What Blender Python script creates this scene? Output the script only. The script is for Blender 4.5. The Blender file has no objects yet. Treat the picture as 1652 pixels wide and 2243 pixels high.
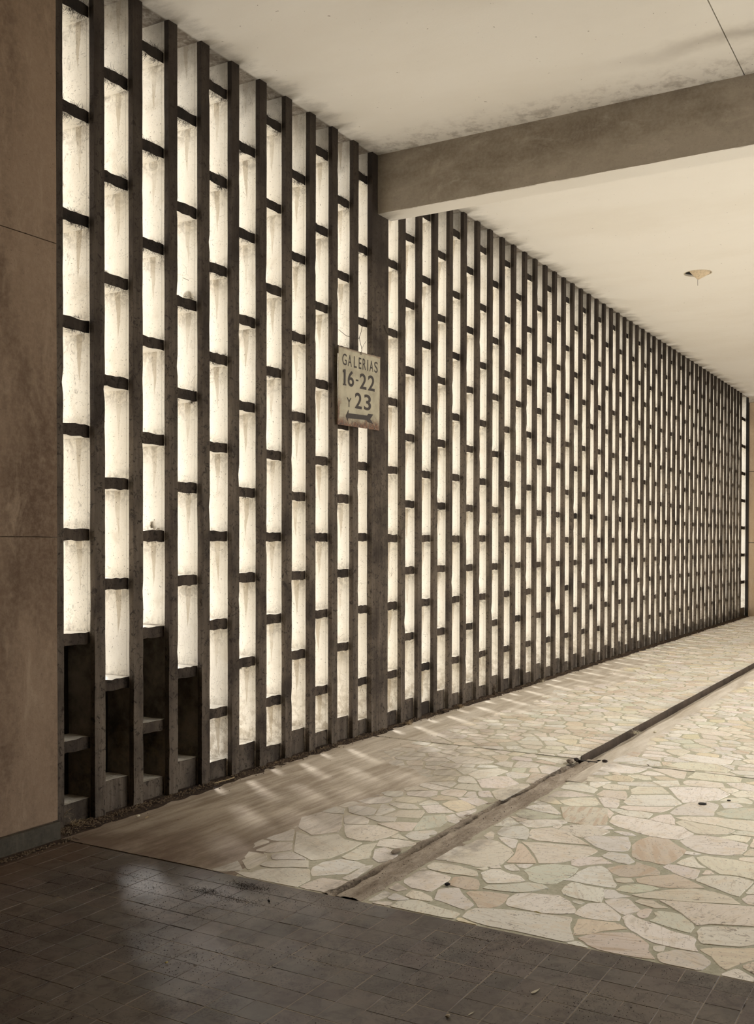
import bpy, math, random
import numpy as np
from mathutils import Vector, Matrix, noise

S = bpy.context.scene
COL = S.collection
random.seed(7)
PI = math.pi

# ------------------------------------------------------------------ camera
H_EYE, D_WALL = 1.6, 4.3518
YAW, PITCH, ROLL = math.radians(30.2467), math.radians(-0.8033), math.radians(0.0982)
FPX, CX, CY = 2248.28, 823.37, 1221.69
F = Vector((math.cos(YAW)*math.cos(PITCH), math.sin(YAW)*math.cos(PITCH), math.sin(PITCH)))
Rt = Vector((math.sin(YAW), -math.cos(YAW), 0)); Up = Rt.cross(F)
R2 = math.cos(ROLL)*Rt + math.sin(ROLL)*Up; U2 = -math.sin(ROLL)*Rt + math.cos(ROLL)*Up
cam = bpy.data.cameras.new('camera'); camo = bpy.data.objects.new('camera', cam); COL.objects.link(camo)
M = Matrix((R2, U2, -F)).transposed().to_4x4(); M.translation = Vector((0, -D_WALL, H_EYE))
camo.matrix_world = M
cam.sensor_fit = 'HORIZONTAL'; cam.sensor_width = 36; cam.lens = FPX/1652*36
cam.shift_x = (826-CX)/1652; cam.shift_y = (CY-1121.5)/1652
cam.clip_start = 0.05; cam.clip_end = 500
S.camera = camo

# ------------------------------------------------------------------ world, sun, exposure
w = bpy.data.worlds.new('hazy_sky'); S.world = w; w.use_nodes = True
nt = w.node_tree; nt.nodes.clear()
o = nt.nodes.new('ShaderNodeOutputWorld'); b = nt.nodes.new('ShaderNodeBackground')
b.inputs[0].default_value = (1.0, 0.997, 0.99, 1); b.inputs[1].default_value = 2.75
nt.links.new(b.outputs[0], o.inputs[0])
sun = bpy.data.lights.new('sun', 'SUN'); so = bpy.data.objects.new('sun', sun); COL.objects.link(so)
sun.energy = 5.0; sun.angle = math.radians(8); sun.color = (1.0, 0.975, 0.94)
sd = Vector((-0.74, -0.95, -0.85)).normalized()      # travel direction of the light
so.rotation_euler = sd.to_track_quat('-Z', 'Y').to_euler(); so.location = (15, 12, 14)
S.view_settings.view_transform = 'Standard'; S.view_settings.look = 'None'
S.view_settings.gamma = 1; S.view_settings.use_curve_mapping = False
S.view_settings.exposure = 0.12

# ------------------------------------------------------------------ materials
def srgb(r, g, b):
    f = lambda c: ((c/255+0.055)/1.055)**2.4 if c > 10 else c/255/12.92
    return (f(r), f(g), f(b), 1)
class NB:
    def __init__(s, name):
        s.m = bpy.data.materials.new(name); s.m.use_nodes = True; s.t = s.m.node_tree
        s.b = s.t.nodes['Principled BSDF']
        s.geo = s.t.nodes.new('ShaderNodeNewGeometry')
        s.P = s.geo.outputs['Position']
    def n(s, ty, **kw):
        k = s.t.nodes.new(ty)
        for a, v in kw.items(): setattr(k, a, v)
        return k
    def put(s, inp, v):
        if isinstance(v, (int, float, tuple)): inp.default_value = v
        else: s.t.links.new(v, inp)
    def scale(s, v, sc, off=(0, 0, 0)):
        k = s.n('ShaderNodeMapping'); s.put(k.inputs[0], v); k.inputs[3].default_value = sc; k.inputs[1].default_value = off
        return k.outputs[0]
    def noise(s, sc=5, det=4, rough=.6, vec=None, stretch=None, dist=0):
        v = vec or s.P
        if stretch: v = s.scale(v, stretch)
        k = s.n('ShaderNodeTexNoise'); s.put(k.inputs['Vector'], v)
        k.inputs['Scale'].default_value = sc; k.inputs['Detail'].default_value = det
        k.inputs['Roughness'].default_value = rough; k.inputs['Distortion'].default_value = dist
        return k.outputs[0]
    def ramp(s, v, a, b2, va=0., vb=1.):
        k = s.n('ShaderNodeMapRange'); k.interpolation_type = 'SMOOTHSTEP'
        s.put(k.inputs[0], v); s.put(k.inputs[1], a); s.put(k.inputs[2], b2); s.put(k.inputs[3], va); s.put(k.inputs[4], vb)
        return k.outputs[0]
    def math(s, op, a, b2=0.):
        k = s.n('ShaderNodeMath', operation=op); s.put(k.inputs[0], a); s.put(k.inputs[1], b2); return k.outputs[0]
    def mix(s, f, a, b2):
        k = s.n('ShaderNodeMix', data_type='RGBA'); s.put(k.inputs[0], f); s.put(k.inputs[6], a); s.put(k.inputs[7], b2)
        return k.outputs[2]
    def xyz(s, v=None):
        k = s.n('ShaderNodeSeparateXYZ'); s.put(k.inputs[0], v or s.P); return k.outputs
    def bump(s, h, st=.3, d=.01):
        k = s.n('ShaderNodeBump'); s.put(k.inputs['Height'], h); k.inputs['Strength'].default_value = st; k.inputs['Distance'].default_value = d
        s.t.links.new(k.outputs[0], s.b.inputs['Normal'])
    def done(s, col, rough=.85, spec=.3):
        s.put(s.b.inputs['Base Color'], col); s.put(s.b.inputs['Roughness'], rough)
        s.b.inputs['Specular IOR Level'].default_value = spec
        return s.m

def concrete(name, base, dark, light, st=(1, 1, .25), rough=.9):
    k = NB(name)
    big = k.noise(1.7, 6, .65, stretch=st); fine = k.noise(38, 5, .7); mid = k.noise(9, 6, .7, stretch=st, dist=.6)
    c = k.mix(k.ramp(big, .38, .66), base, dark)
    c = k.mix(k.ramp(mid, .5, .75, 0., .55), c, light)
    c = k.mix(k.ramp(k.noise(90, 2, .5), .66, .72, 0., .7), c, dark)
    c = k.mix(k.ramp(fine, .35, .7, 0., .25), c, light)
    k.bump(k.math('ADD', k.math('MULTIPLY', mid, .6), k.math('MULTIPLY', fine, .4)), .5, .008)
    return k.done(c, rough, .25)

def raw_concrete(name, base, dark, light):
    """front edges of the fins and crossbars: weathered raw concrete with streaks"""
    k = NB(name)
    st = k.noise(14, 6, .7, stretch=(1, 1, .07)); big = k.noise(2.2, 5, .6); fine = k.noise(70, 4, .7)
    c = k.mix(k.ramp(st, .36, .66), base, light)
    c = k.mix(k.ramp(big, .42, .7, 0., .8), c, dark)
    c = k.mix(k.ramp(k.noise(26, 5, .75, dist=.8), .52, .64, 0., .85), c, dark)
    cr = k.n('ShaderNodeTexVoronoi', feature='DISTANCE_TO_EDGE'); k.put(cr.inputs[0], k.scale(k.P, (6, 6, 1.6)))
    c = k.mix(k.math('MULTIPLY', k.ramp(cr.outputs[0], .012, .0), k.ramp(k.noise(1.4), .48, .55)), c, srgb(20, 16, 14))
    c = k.mix(k.ramp(fine, .62, .75, 0., .6), c, dark)
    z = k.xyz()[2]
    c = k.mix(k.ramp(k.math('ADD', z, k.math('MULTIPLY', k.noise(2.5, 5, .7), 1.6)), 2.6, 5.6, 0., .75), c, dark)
    k.bump(k.math('ADD', st, k.math('MULTIPLY', fine, .6)), .6, .006)
    return k.done(c, .92, .2)

def whitewash(name, fins=True):
    k = NB(name)
    x, y, z = k.xyz()
    base = srgb(232, 226, 214); stain = srgb(186, 174, 154); dirt = srgb(92, 82, 70)
    c = base
    blot = k.noise(5, 6, .65, dist=.5)
    c = k.mix(k.ramp(blot, .5, .78, 0., .45), c, stain)
    if fins:
        at = k.n('ShaderNodeAttribute', attribute_type='OBJECT', attribute_name='phase')
        t = k.math('FRACT', k.math('DIVIDE', k.math('ADD', z, k.math('MULTIPLY', at.outputs['Fac'], -1.)), .5965))
        # t = 0 just above one crossbar, 1 at the foot of the next crossbar up: drips hang from t = 0.88
        cell = k.noise(1.0, 2, .5, vec=k.scale(k.P, (3.0, 0.0, 1.2)))
        yc = k.math('ADD', .10, k.math('MULTIPLY', cell, .05))
        wob = k.math('MULTIPLY', k.math('SUBTRACT', k.noise(9, 4, .6, stretch=(1, .4, .6)), .5), .035)
        dist = k.math('ABSOLUTE', k.math('ADD', k.math('SUBTRACT', y, yc), wob))
        wid = k.ramp(t, .08, .9, -.012, .024)
        drip = k.ramp(k.math('SUBTRACT', wid, dist), -.001, .003)
        c = k.mix(k.math('MULTIPLY', drip, k.ramp(k.noise(3, 2), .3, .6, .25, .8)), c, stain)
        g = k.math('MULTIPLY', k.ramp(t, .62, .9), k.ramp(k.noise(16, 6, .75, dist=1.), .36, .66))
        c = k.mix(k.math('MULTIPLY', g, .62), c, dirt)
        g2 = k.math('MULTIPLY', k.ramp(t, .14, .0), k.ramp(k.noise(30, 5, .7), .35, .7))
        c = k.mix(k.math('MULTIPLY', g2, .5), c, dirt)
        gr = k.ramp(k.math('ABSOLUTE', k.math('SUBTRACT', y, .062)), .0025, .0)
        c = k.mix(k.math('MULTIPLY', gr, .55), c, dirt)
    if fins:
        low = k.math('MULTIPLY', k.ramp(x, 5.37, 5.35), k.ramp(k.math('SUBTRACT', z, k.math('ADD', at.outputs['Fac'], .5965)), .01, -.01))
        c = k.mix(low, c, k.mix(k.ramp(k.noise(5, 6, .7), .35, .65), srgb(120, 110, 98), srgb(58, 50, 44)))  # stained bare plaster in the walled-up cells, their missing light painted in
    # grime under the slab and at the foot of the wall
    c = k.mix(k.math('MULTIPLY', k.ramp(k.math('ADD', z, k.math('MULTIPLY', k.noise(7, 5), .5)), 4.78, 5.12), .7), c, srgb(110, 102, 90))
    c = k.mix(k.math('MULTIPLY', k.ramp(z, .75, .1), k.ramp(k.noise(13, 6, .7), .42, .62, 0., .65)), c, srgb(140, 124, 100))
    c = k.mix(k.ramp(k.noise(75, 3, .6), .645, .69, 0., .7), c, dirt)
    if fins: c = k.mix(k.math('MULTIPLY', k.ramp(x, 4.5, 4.38), k.ramp(k.noise(11, 9, .85, dist=2.), .54, .64, 0., .6)), c, srgb(84, 74, 64))
    cr = k.n('ShaderNodeTexVoronoi', feature='DISTANCE_TO_EDGE'); k.put(cr.inputs[0], k.scale(k.P, (4, 5, 1.8))); 
    c = k.mix(k.math('MULTIPLY', k.ramp(cr.outputs[0], .006, .0), k.ramp(k.noise(1.6), .5, .56)), c, dirt)
    c = k.mix(k.ramp(k.noise(24, 7, .8, dist=1.4), .585, .67, 0., .55), c, srgb(120, 108, 92))
    c = k.mix(k.ramp(k.noise(2.6, 5, .6), .35, .7, 0., .22), c, srgb(206, 194, 172))
    k.bump(k.math('ADD', blot, k.math('MULTIPLY', k.noise(45, 5, .75), .7)), .6, .008)
    return k.done(c, .9, .2)

m_raw = raw_concrete('raw_fin_concrete', srgb(82, 72, 62), srgb(42, 35, 30), srgb(110, 99, 86))
m_bar = raw_concrete('raw_bar_concrete', srgb(64, 55, 47), srgb(28, 24, 21), srgb(88, 77, 66))
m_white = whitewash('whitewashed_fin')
m_whitebar = whitewash('whitewashed_bar', False)
m_pillar = concrete('render_brown', srgb(140, 118, 97), srgb(98, 78, 61), srgb(172, 151, 127), (1, 1, .35))
m_beam = concrete('beam_concrete', srgb(174, 163, 147), srgb(132, 120, 105), srgb(194, 183, 167), (1, .5, 1))
m_endwall = concrete('end_wall_render', srgb(176, 152, 122), srgb(150, 128, 104), srgb(196, 176, 150))
m_skirt = concrete('skirting_cement', srgb(76, 71, 61), srgb(52, 49, 43), srgb(112, 103, 88))
m_black = concrete('infill_dark', srgb(44, 38, 34), srgb(22, 19, 17), srgb(64, 57, 50))
m_soil = concrete('soil', srgb(64, 50, 40), srgb(36, 28, 22), srgb(96, 80, 64), (1, 1, 1), 1)
m_ground = concrete('pale_ground', srgb(226, 222, 214), srgb(205, 200, 190), srgb(236, 232, 226), (1, 1, 1), 1)

def mk_ceiling():
    k = NB('ceiling_paint'); x, y, z = k.xyz()
    c = srgb(240, 235, 226)
    c = k.mix(k.ramp(k.noise(.8, 6, .6, stretch=(1, .5, 1)), .42, .7, 0., .35), c, srgb(224, 216, 202))
    # soot blown in between the fins
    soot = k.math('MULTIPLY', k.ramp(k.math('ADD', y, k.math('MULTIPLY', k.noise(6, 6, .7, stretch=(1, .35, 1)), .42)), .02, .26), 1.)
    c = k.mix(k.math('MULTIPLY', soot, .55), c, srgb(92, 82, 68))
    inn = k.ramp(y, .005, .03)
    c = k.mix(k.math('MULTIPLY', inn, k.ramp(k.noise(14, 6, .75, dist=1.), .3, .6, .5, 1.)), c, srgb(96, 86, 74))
    c = k.mix(k.math('MULTIPLY', k.ramp(k.noise(30, 3, .6), .72, .76), .8), c, srgb(110, 90, 70))
    # damp line in front of the beam
    d = k.ramp(k.math('ABSOLUTE', k.math('SUBTRACT', x, k.math('ADD', 6.62, k.math('MULTIPLY', k.noise(1.3, 5), .5)))), .16, .0)
    c = k.mix(k.math('MULTIPLY', k.math('MULTIPLY', d, k.ramp(y, -1.8, -3.3)), .45), c, srgb(120, 106, 88))
    c = k.mix(k.math('MULTIPLY', k.math('MULTIPLY', k.ramp(x, 7.0, 7.45), k.ramp(x, 7.5, 7.49)), k.ramp(k.noise(7, 6, .7), .45, .65, 0., .5)), c, srgb(126, 112, 94))
    k.bump(k.math('ADD', k.noise(3, 4), k.math('MULTIPLY', k.noise(60, 4, .7), .4)), .25, .006)
    return k.done(c, .88, .25)
m_ceil = mk_ceiling()

def dust_mask(k):
    x, y, z = k.xyz()
    wob = k.math('MULTIPLY', k.math('SUBTRACT', k.noise(1.5, 5, .6, stretch=(.45, 1, 1)), .5), 1.1)
    d = k.ramp(k.math('ADD', y, wob), -1.8, -.95)                      # film of dust along the screen
    dx = k.ramp(x, 9.5, 5.8, .1, .95)
    st = k.ramp(k.noise(9, 6, .75, stretch=(.16, 1, 1)), .3, .6, .62, 1.)
    f = k.math('MULTIPLY', k.math('MULTIPLY', d, dx), st)
    # soil smeared along the filled chase
    tr = k.ramp(k.math('ABSOLUTE', k.math('ADD', y, k.math('ADD', 1.93, k.math('MULTIPLY', k.math('SUBTRACT', k.noise(3.5, 5), .5), .25)))), .26, .10)
    tr = k.math('MULTIPLY', tr, k.ramp(k.noise(7, 6, .7), .35, .6, .1, .75))
    return k.math('MAXIMUM', f, tr), st
def mk_stone():
    k = NB('marble_paving')
    at = k.n('ShaderNodeAttribute', attribute_type='GEOMETRY', attribute_name='tint')
    at2 = k.n('ShaderNodeAttribute', attribute_type='GEOMETRY', attribute_name='vein')
    sep = k.xyz(at2.outputs['Vector'])
    # veins run in a direction of each stone's own
    vr = k.n('ShaderNodeVectorRotate', rotation_type='Z_AXIS'); k.put(vr.inputs['Vector'], k.P)
    k.put(vr.inputs['Angle'], k.math('MULTIPLY', sep[0], 3.14))
    bands = k.noise(3.2, 6, .6, vec=k.scale(vr.outputs[0], (1, 7, 1)), dist=.5)
    c = at.outputs['Color']
    c = k.mix(k.ramp(bands, .5, .68, 0., .5), c, srgb(222, 208, 184))
    c = k.mix(k.ramp(k.noise(7, 6, .65, dist=1.5), .5, .64, 0., .4), c, srgb(230, 210, 180))
    c = k.mix(k.ramp(k.noise(4.3, 6, .7, dist=2.2), .55, .66, 0., .4), c, srgb(204, 196, 176))
    fine_v = k.noise(9, 7, .7, vec=k.scale(vr.outputs[0], (1, 5, 1)), dist=1.2)
    c = k.mix(k.ramp(fine_v, .55, .63, 0., .45), c, srgb(170, 150, 122))
    strong = k.ramp(sep[1], .55, .9)
    c = k.mix(k.math('MULTIPLY', strong, k.ramp(bands, .48, .6, 0., .8)), c, srgb(208, 184, 158))
    c = k.mix(k.ramp(k.noise(14, 4, .7, stretch=(1, 1, 1)), .6, .75, 0., .3), c, srgb(206, 204, 186))
    c = k.mix(k.ramp(k.noise(55, 4, .75), .60, .66, 0., .8), c, srgb(104, 90, 74))
    pit = k.math('MULTIPLY', k.ramp(k.noise(22, 6, .8, dist=1.), .56, .62), k.ramp(k.noise(3.1, 3, .5), .56, .62))
    c = k.mix(k.math('MULTIPLY', pit, .75), c, srgb(126, 108, 88))
    dm, st = dust_mask(k)
    dust = k.mix(k.ramp(k.noise(12, 6, .75, stretch=(.14, 1, 1)), .35, .65), srgb(190, 180, 166), srgb(146, 134, 120))
    c = k.mix(dm, c, dust)
    k.bump(k.math('ADD', k.noise(5, 4), k.math('MULTIPLY', k.noise(50, 5, .7), .35)), .22, .006)
    return k.done(c, k.ramp(dm, 0., 1., .42, .85), .4)
m_stone = mk_stone()
def mk_grout():
    k = NB('stone_grout')
    c = k.mix(k.ramp(k.noise(30, 5, .7), .35, .7), srgb(176, 171, 148), srgb(198, 192, 170))
    c = k.mix(k.ramp(k.noise(80, 3), .62, .7, 0., .8), c, srgb(110, 102, 84))
    dm, st = dust_mask(k)
    c = k.mix(k.math('MULTIPLY', dm, .85), c, srgb(176, 163, 144))
    k.bump(k.noise(80, 4, .7), .5, .004)
    return k.done(c, .92, .2)
m_grout = mk_grout()
def mk_far_marble():
    k = NB('marble_paving_beyond')
    v = k.n('ShaderNodeTexVoronoi', feature='DISTANCE_TO_EDGE'); k.put(v.inputs[0], k.P); v.inputs['Scale'].default_value = 4.6
    v2 = k.n('ShaderNodeTexVoronoi'); k.put(v2.inputs[0], k.P); v2.inputs['Scale'].default_value = 4.6
    c = k.mix(k.xyz(v2.outputs['Color'])[0], srgb(224, 212, 188), srgb(206, 190, 158))
    c = k.mix(k.ramp(v.outputs[0], .06, .03), c, srgb(170, 164, 138))
    return k.done(c, .6, .35)
m_farmarble = mk_far_marble()
def mk_mortar():
    k = NB('chase_mortar')
    st = k.noise(8, 7, .75, stretch=(.3, 1.3, 1))
    c = k.mix(k.ramp(st, .35, .65), srgb(184, 170, 152), srgb(140, 126, 110))
    c = k.mix(k.ramp(k.noise(70, 3), .63, .7, 0., .8), c, srgb(70, 58, 48))
    y = k.xyz()[1]
    cr = k.ramp(k.math('ABSOLUTE', k.math('ADD', k.math('ADD', y, 1.845), k.math('MULTIPLY', k.math('SUBTRACT', k.noise(3, 6, .7), .5), .16))), .035, .004)
    c = k.mix(k.math('MULTIPLY', cr, k.ramp(k.noise(5, 6, .75, stretch=(.5, 1, 1)), .4, .56, 0., .85)), c, srgb(60, 50, 42))  # dirt in the crevice and its deep shadow, painted as a dark band
    k.bump(k.math('ADD', st, k.math('MULTIPLY', k.noise(60, 4, .7), .3)), 1., .02)
    return k.done(c, .95, .15)
m_mortar = mk_mortar()
def mk_sand():
    k = NB('drifted_dust'); x, y, z = k.xyz()
    st = k.noise(7, 7, .75, stretch=(.14, 1.2, 1))
    far = k.ramp(x, 4.6, 8.5)
    a = k.mix(far, srgb(188, 174, 155), srgb(216, 206, 190)); b2 = k.mix(far, srgb(140, 124, 106), srgb(182, 169, 150))
    c = k.mix(k.ramp(st, .36, .66), a, b2)
    soil = k.math('MULTIPLY', k.ramp(x, 5.0, 3.9), k.ramp(k.noise(2.2, 6, .7, stretch=(.5, 1, 1)), .3, .6, .35, .9))  # brown soil at the near end, with some shade painted in
    c = k.mix(soil, c, srgb(96, 76, 60))  # soil colour and painted shade together
    c = k.mix(k.ramp(k.noise(90, 3), .64, .7, 0., .6), c, srgb(96, 82, 68))
    k.bump(k.math('ADD', st, k.math('MULTIPLY', k.noise(90, 4, .7), .2)), .3, .005)
    return k.done(c, .8, .25)
m_sand = mk_sand()
m_groove = concrete('groove_side_dirt', srgb(84, 72, 62), srgb(48, 40, 34), srgb(110, 96, 82))
def mk_tile():
    k = NB('dark_cement_tile')
    at = k.n('ShaderNodeAttribute', attribute_type='GEOMETRY', attribute_name='tint')
    c = at.outputs['Color']
    c = k.mix(k.ramp(k.noise(2.2, 6, .6), .4, .62, 0., .7), c, srgb(110, 99, 88))
    c = k.mix(k.ramp(k.noise(10, 6, .75, dist=1.2), .46, .62, 0., .6), c, srgb(66, 57, 50))
    x, y, z = k.xyz()
    dirt = k.math('MULTIPLY', k.ramp(k.noise(110, 4, .7), .54, .60), k.ramp(k.noise(3.2, 5, .7), .46, .58))
    c = k.mix(k.math('MULTIPLY', dirt, .8), c, srgb(38, 30, 25))
    c = k.mix(k.math('MULTIPLY', k.ramp(k.math('ADD', y, k.math('MULTIPLY', k.noise(4, 5), .3)), -.5, -.08), .8), c, srgb(92, 72, 56))
    k.bump(k.math('ADD', k.noise(6, 4), k.math('MULTIPLY', k.noise(90, 4, .7), .3)), .25, .004)
    return k.done(c, k.ramp(k.noise(5, 5), .3, .7, .38, .62), .45)
m_tile = mk_tile()
def mk_tgrout():
    k = NB('tile_grout')
    c = k.mix(k.ramp(k.math('ADD', k.noise(2.6, 6, .7), k.math('MULTIPLY', k.ramp(k.xyz()[1], -2.2, -.9), .12)), .5, .64), srgb(150, 138, 122), srgb(50, 42, 37))
    return k.done(c, .9, .2)
m_tgrout = mk_tgrout()
def plain(name, rgb, rough=.7, metal=0.):
    k = NB(name); c = k.mix(k.ramp(k.noise(40, 4), .4, .7, 0., .5), srgb(*rgb), srgb(*[v*.75 for v in rgb]))
    k.b.inputs['Metallic'].default_value = metal
    return k.done(c, rough, .3)

# ------------------------------------------------------------------ mesh helpers
def link(name, me, mats=(), parent=None, loc=None):
    o = bpy.data.objects.new(name, me); COL.objects.link(o)
    if me is not None:
        for m in mats:
            if m.name not in [q.name for q in me.materials if q]: me.materials.append(m)
    if parent: o.parent = parent
    if loc: o.location = loc
    return o
def boxes_mesh(name, bs):
    vs, fs = [], []
    for (x0, y0, z0, x1, y1, z1) in bs:
        i = len(vs)
        vs += [(x0, y0, z0), (x1, y0, z0), (x1, y1, z0), (x0, y1, z0), (x0, y0, z1), (x1, y0, z1), (x1, y1, z1), (x0, y1, z1)]
        fs += [(i, i+3, i+2, i+1), (i+4, i+5, i+6, i+7), (i, i+1, i+5, i+4), (i+1, i+2, i+6, i+5), (i+2, i+3, i+7, i+6), (i+3, i, i+4, i+7)]
    me = bpy.data.meshes.new(name); me.from_pydata(vs, [], fs); me.update(); return me
def box(name, b, mat, parent=None, kind=None):
    o = link(name, boxes_mesh(name, [b]), [mat], parent)
    if kind: o['kind'] = kind
    return o
def rough_slab(name, b, mat, parent=None, amp=.004, step=.12, kind=None, mats=None, front=None):
    """a box subdivided along its long sides with slightly chipped, wandering edges"""
    import bmesh
    bm = bmesh.new(); bmesh.ops.create_cube(bm, size=1)
    x0, y0, z0, x1, y1, z1 = b
    for v in bm.verts:
        v.co = Vector((x0+(v.co.x+.5)*(x1-x0), y0+(v.co.y+.5)*(y1-y0), z0+(v.co.z+.5)*(z1-z0)))
    for ax in range(3):
        a, c = b[ax], b[ax+3]; n = int((c-a)/step)
        no = Vector([1 if i == ax else 0 for i in range(3)])
        for i in range(1, min(n, 60)):
            p = Vector((x0, y0, z0)); p[ax] = a+(c-a)*i/min(n, 60)
            bmesh.ops.bisect_plane(bm, geom=bm.verts[:]+bm.edges[:]+bm.faces[:], plane_co=p, plane_no=no)
    for v in bm.verts:
        q = v.co*9; v.co += Vector((noise.noise(q), noise.noise(q+Vector((7, 1, 3))), noise.noise(q+Vector((2, 9, 5)))))*amp
    me = bpy.data.meshes.new(name); bm.to_mesh(me); bm.free()
    for m in (mats or [mat]): me.materials.append(m)
    if front:
        for p in me.polygons: p.material_index = front(p)
    o = link(name, me, [], parent)
    if kind: o['kind'] = kind
    return o
def tag(o, label, cat, group=None, kind=None):
    o['label'] = label; o['category'] = cat
    if group: o['group'] = group
    if kind: o['kind'] = kind
    return o

# ------------------------------------------------------------------ dimensions of the place
HC = 4.853                                    # ceiling height
DF = 0.25                                     # depth of the fins
FT = 0.078                                    # thickness of the fins
PZ = 0.5965                                   # height of a cell
XE = 23.78                                    # end wall
def fin_x(n):                                 # right-hand (far) face of fin n; 10 is the column
    return 4.347+.3142*n if n < 10 else 7.663+.3159*(n-10)
NF = 59

# ------------------------------------------------------------------ shell
def shell():
    # floor: slabs under the marble with a chase between them, and the slab under the dark tiles
    XT, XJ = 3.908, 7.33
    pcs = [(XT, -1.81, -.08, XJ-.011, .6, 0), (XJ+.011, -1.81, -.08, XE, .6, 0),
           (XT, -6.5, -.08, XJ-.011, -2.0, 0), (XJ+.011, -6.5, -.08, XE, -1.985, 0)]
    fl = link('floor', boxes_mesh('floor', pcs), [m_grout, m_tgrout, m_soil, m_farmarble]); fl['kind'] = 'structure'
    fb = box('tile_bed', (-3, -6.5, -.08, XT, .6, .0004), m_tgrout, fl)
    box('joint_fill', (XJ-.012, -6.5, -.05, XJ+.012, .0, -.006), m_black, fl)
    sb = box('sub_base', (XT, -6.5, -.14, XE, .6, -.07), m_soil, fl)
    # marble beyond the stones built one by one
    vs = [(XT, -6.4), (XE, -6.4), (XE, -1.5), (XT, -5.0)]
    me = bpy.data.meshes.new('paving_beyond'); me.from_pydata([(x, y, z) for z in (.0, .004) for x, y in vs], [], [(3, 2, 1, 0), (4, 5, 6, 7), (0, 1, 5, 4), (1, 2, 6, 5), (2, 3, 7, 6), (3, 0, 4, 7)])
    link('paving_beyond', me, [m_farmarble], fl)['kind'] = 'stuff'
    # ceiling: two slabs of the near bay with the joint between them, one far slab with the hole for the lamp
    c = link('ceiling', boxes_mesh('ceiling', [(-3, -2.942, HC, 7.6, .75, HC+.2), (-3, -6.5, HC, 7.6, -2.950, HC+.2), (-3, -3.0, HC+.03, 7.6, -2.9, HC+.2)]), [m_ceil]); c['kind'] = 'structure'
    hx, hy, hr = 12.64, -1.455, .155
    vs, fs = [], []
    N = 40
    for ring, zz in ((0, HC), (1, HC), (2, HC+.16)):
        for i in range(N):
            a = 2*PI*i/N
            if ring == 0:
                m = max(abs(math.cos(a)), abs(math.sin(a))); vs.append((hx+.5*math.cos(a)/m, hy+.5*math.sin(a)/m, zz))
            else: vs.append((hx+hr*math.cos(a)*(1+.02*math.sin(5*a)), hy+hr*math.sin(a), zz))
    for i in range(N):
        j = (i+1) % N
        fs.append((i, N+i, N+j, j)); fs.append((N+i, 2*N+i, 2*N+j, N+j))
    fs.append(tuple(range(2*N, 3*N)))
    me = bpy.data.meshes.new('ceiling'); 
    X0, X1, Y0, Y1 = 7.6, 24.6, -6.5, .75
    for r in ((X0, Y0, hx-.5, Y1), (hx+.5, Y0, X1, Y1), (hx-.5, Y0, hx+.5, hy-.5), (hx-.5, hy+.5, hx+.5, Y1)):
        i = len(vs); vs += [(r[0], r[1], HC), (r[2], r[1], HC), (r[2], r[3], HC), (r[0], r[3], HC)]; fs.append((i, i+3, i+2, i+1))
    i = len(vs); vs += [(X0, Y0, HC+.2), (X1, Y0, HC+.2), (X1, Y1, HC+.2), (X0, Y1, HC+.2)]; fs.append((i, i+1, i+2, i+3))
    me.from_pydata(vs, [], fs); me.update()
    c2 = link('ceiling', me, [m_ceil]); c2['kind'] = 'structure'
    # end wall, walls behind and to the right of the camera (right wall unseen, its opening sized for the light)
    ew = rough_slab('wall_end', (XE, -6.5, -.1, XE+.3, .0, HC), m_endwall, amp=0, step=3, kind='structure')
    box('end_pier', (XE, .03, -.1, XE+.3, 1.1, HC), m_whitebar, ew)
    box('panel_joint', (XE-.012, -.035, 0, XE+.01, .03, HC-.02), m_black, ew)
    tr = box('trim_1', (XE-.03, -6.5, HC-.13, XE, -.03, HC), m_beam, kind='structure')
    for zz in (1.63, 3.2): box('panel_joint', (XE-.003, -6.5, zz-.006, XE, -.036, zz+.006), m_black, ew)
    box('wall_back', (-3.3, -6.5, -.1, -3, .6, HC), m_pillar, kind='structure')
    box('unseen_wall_right', (-3, -6.5, -.1, 5.3, -6.2, HC), m_pillar, kind='structure')
    box('unseen_wall_right', (15.5, -6.5, -.1, XE, -6.2, HC), m_endwall, kind='structure')  # unseen wall added to hold light back from the far bay
    # pillar wall on the left, three rendered panels above a cement skirting
    wl = link('wall_left', boxes_mesh('wall_left', [(-3, -.075, 0, 3.885, .35, HC)]), [m_pillar]); wl['kind'] = 'structure'
    for z0, z1 in ((.105, 1.628), (1.633, 3.199), (3.204, HC)):
        rough_slab('panel', (-3, -.09, z0, 3.905, -.07, z1), m_pillar, wl, amp=.0025, step=.2)
    bl = rough_slab('baseboard_left', (-3, -.115, -.02, 3.90, -.0905, .1), m_skirt, amp=.006, step=.09, kind='structure')
shell()

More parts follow.
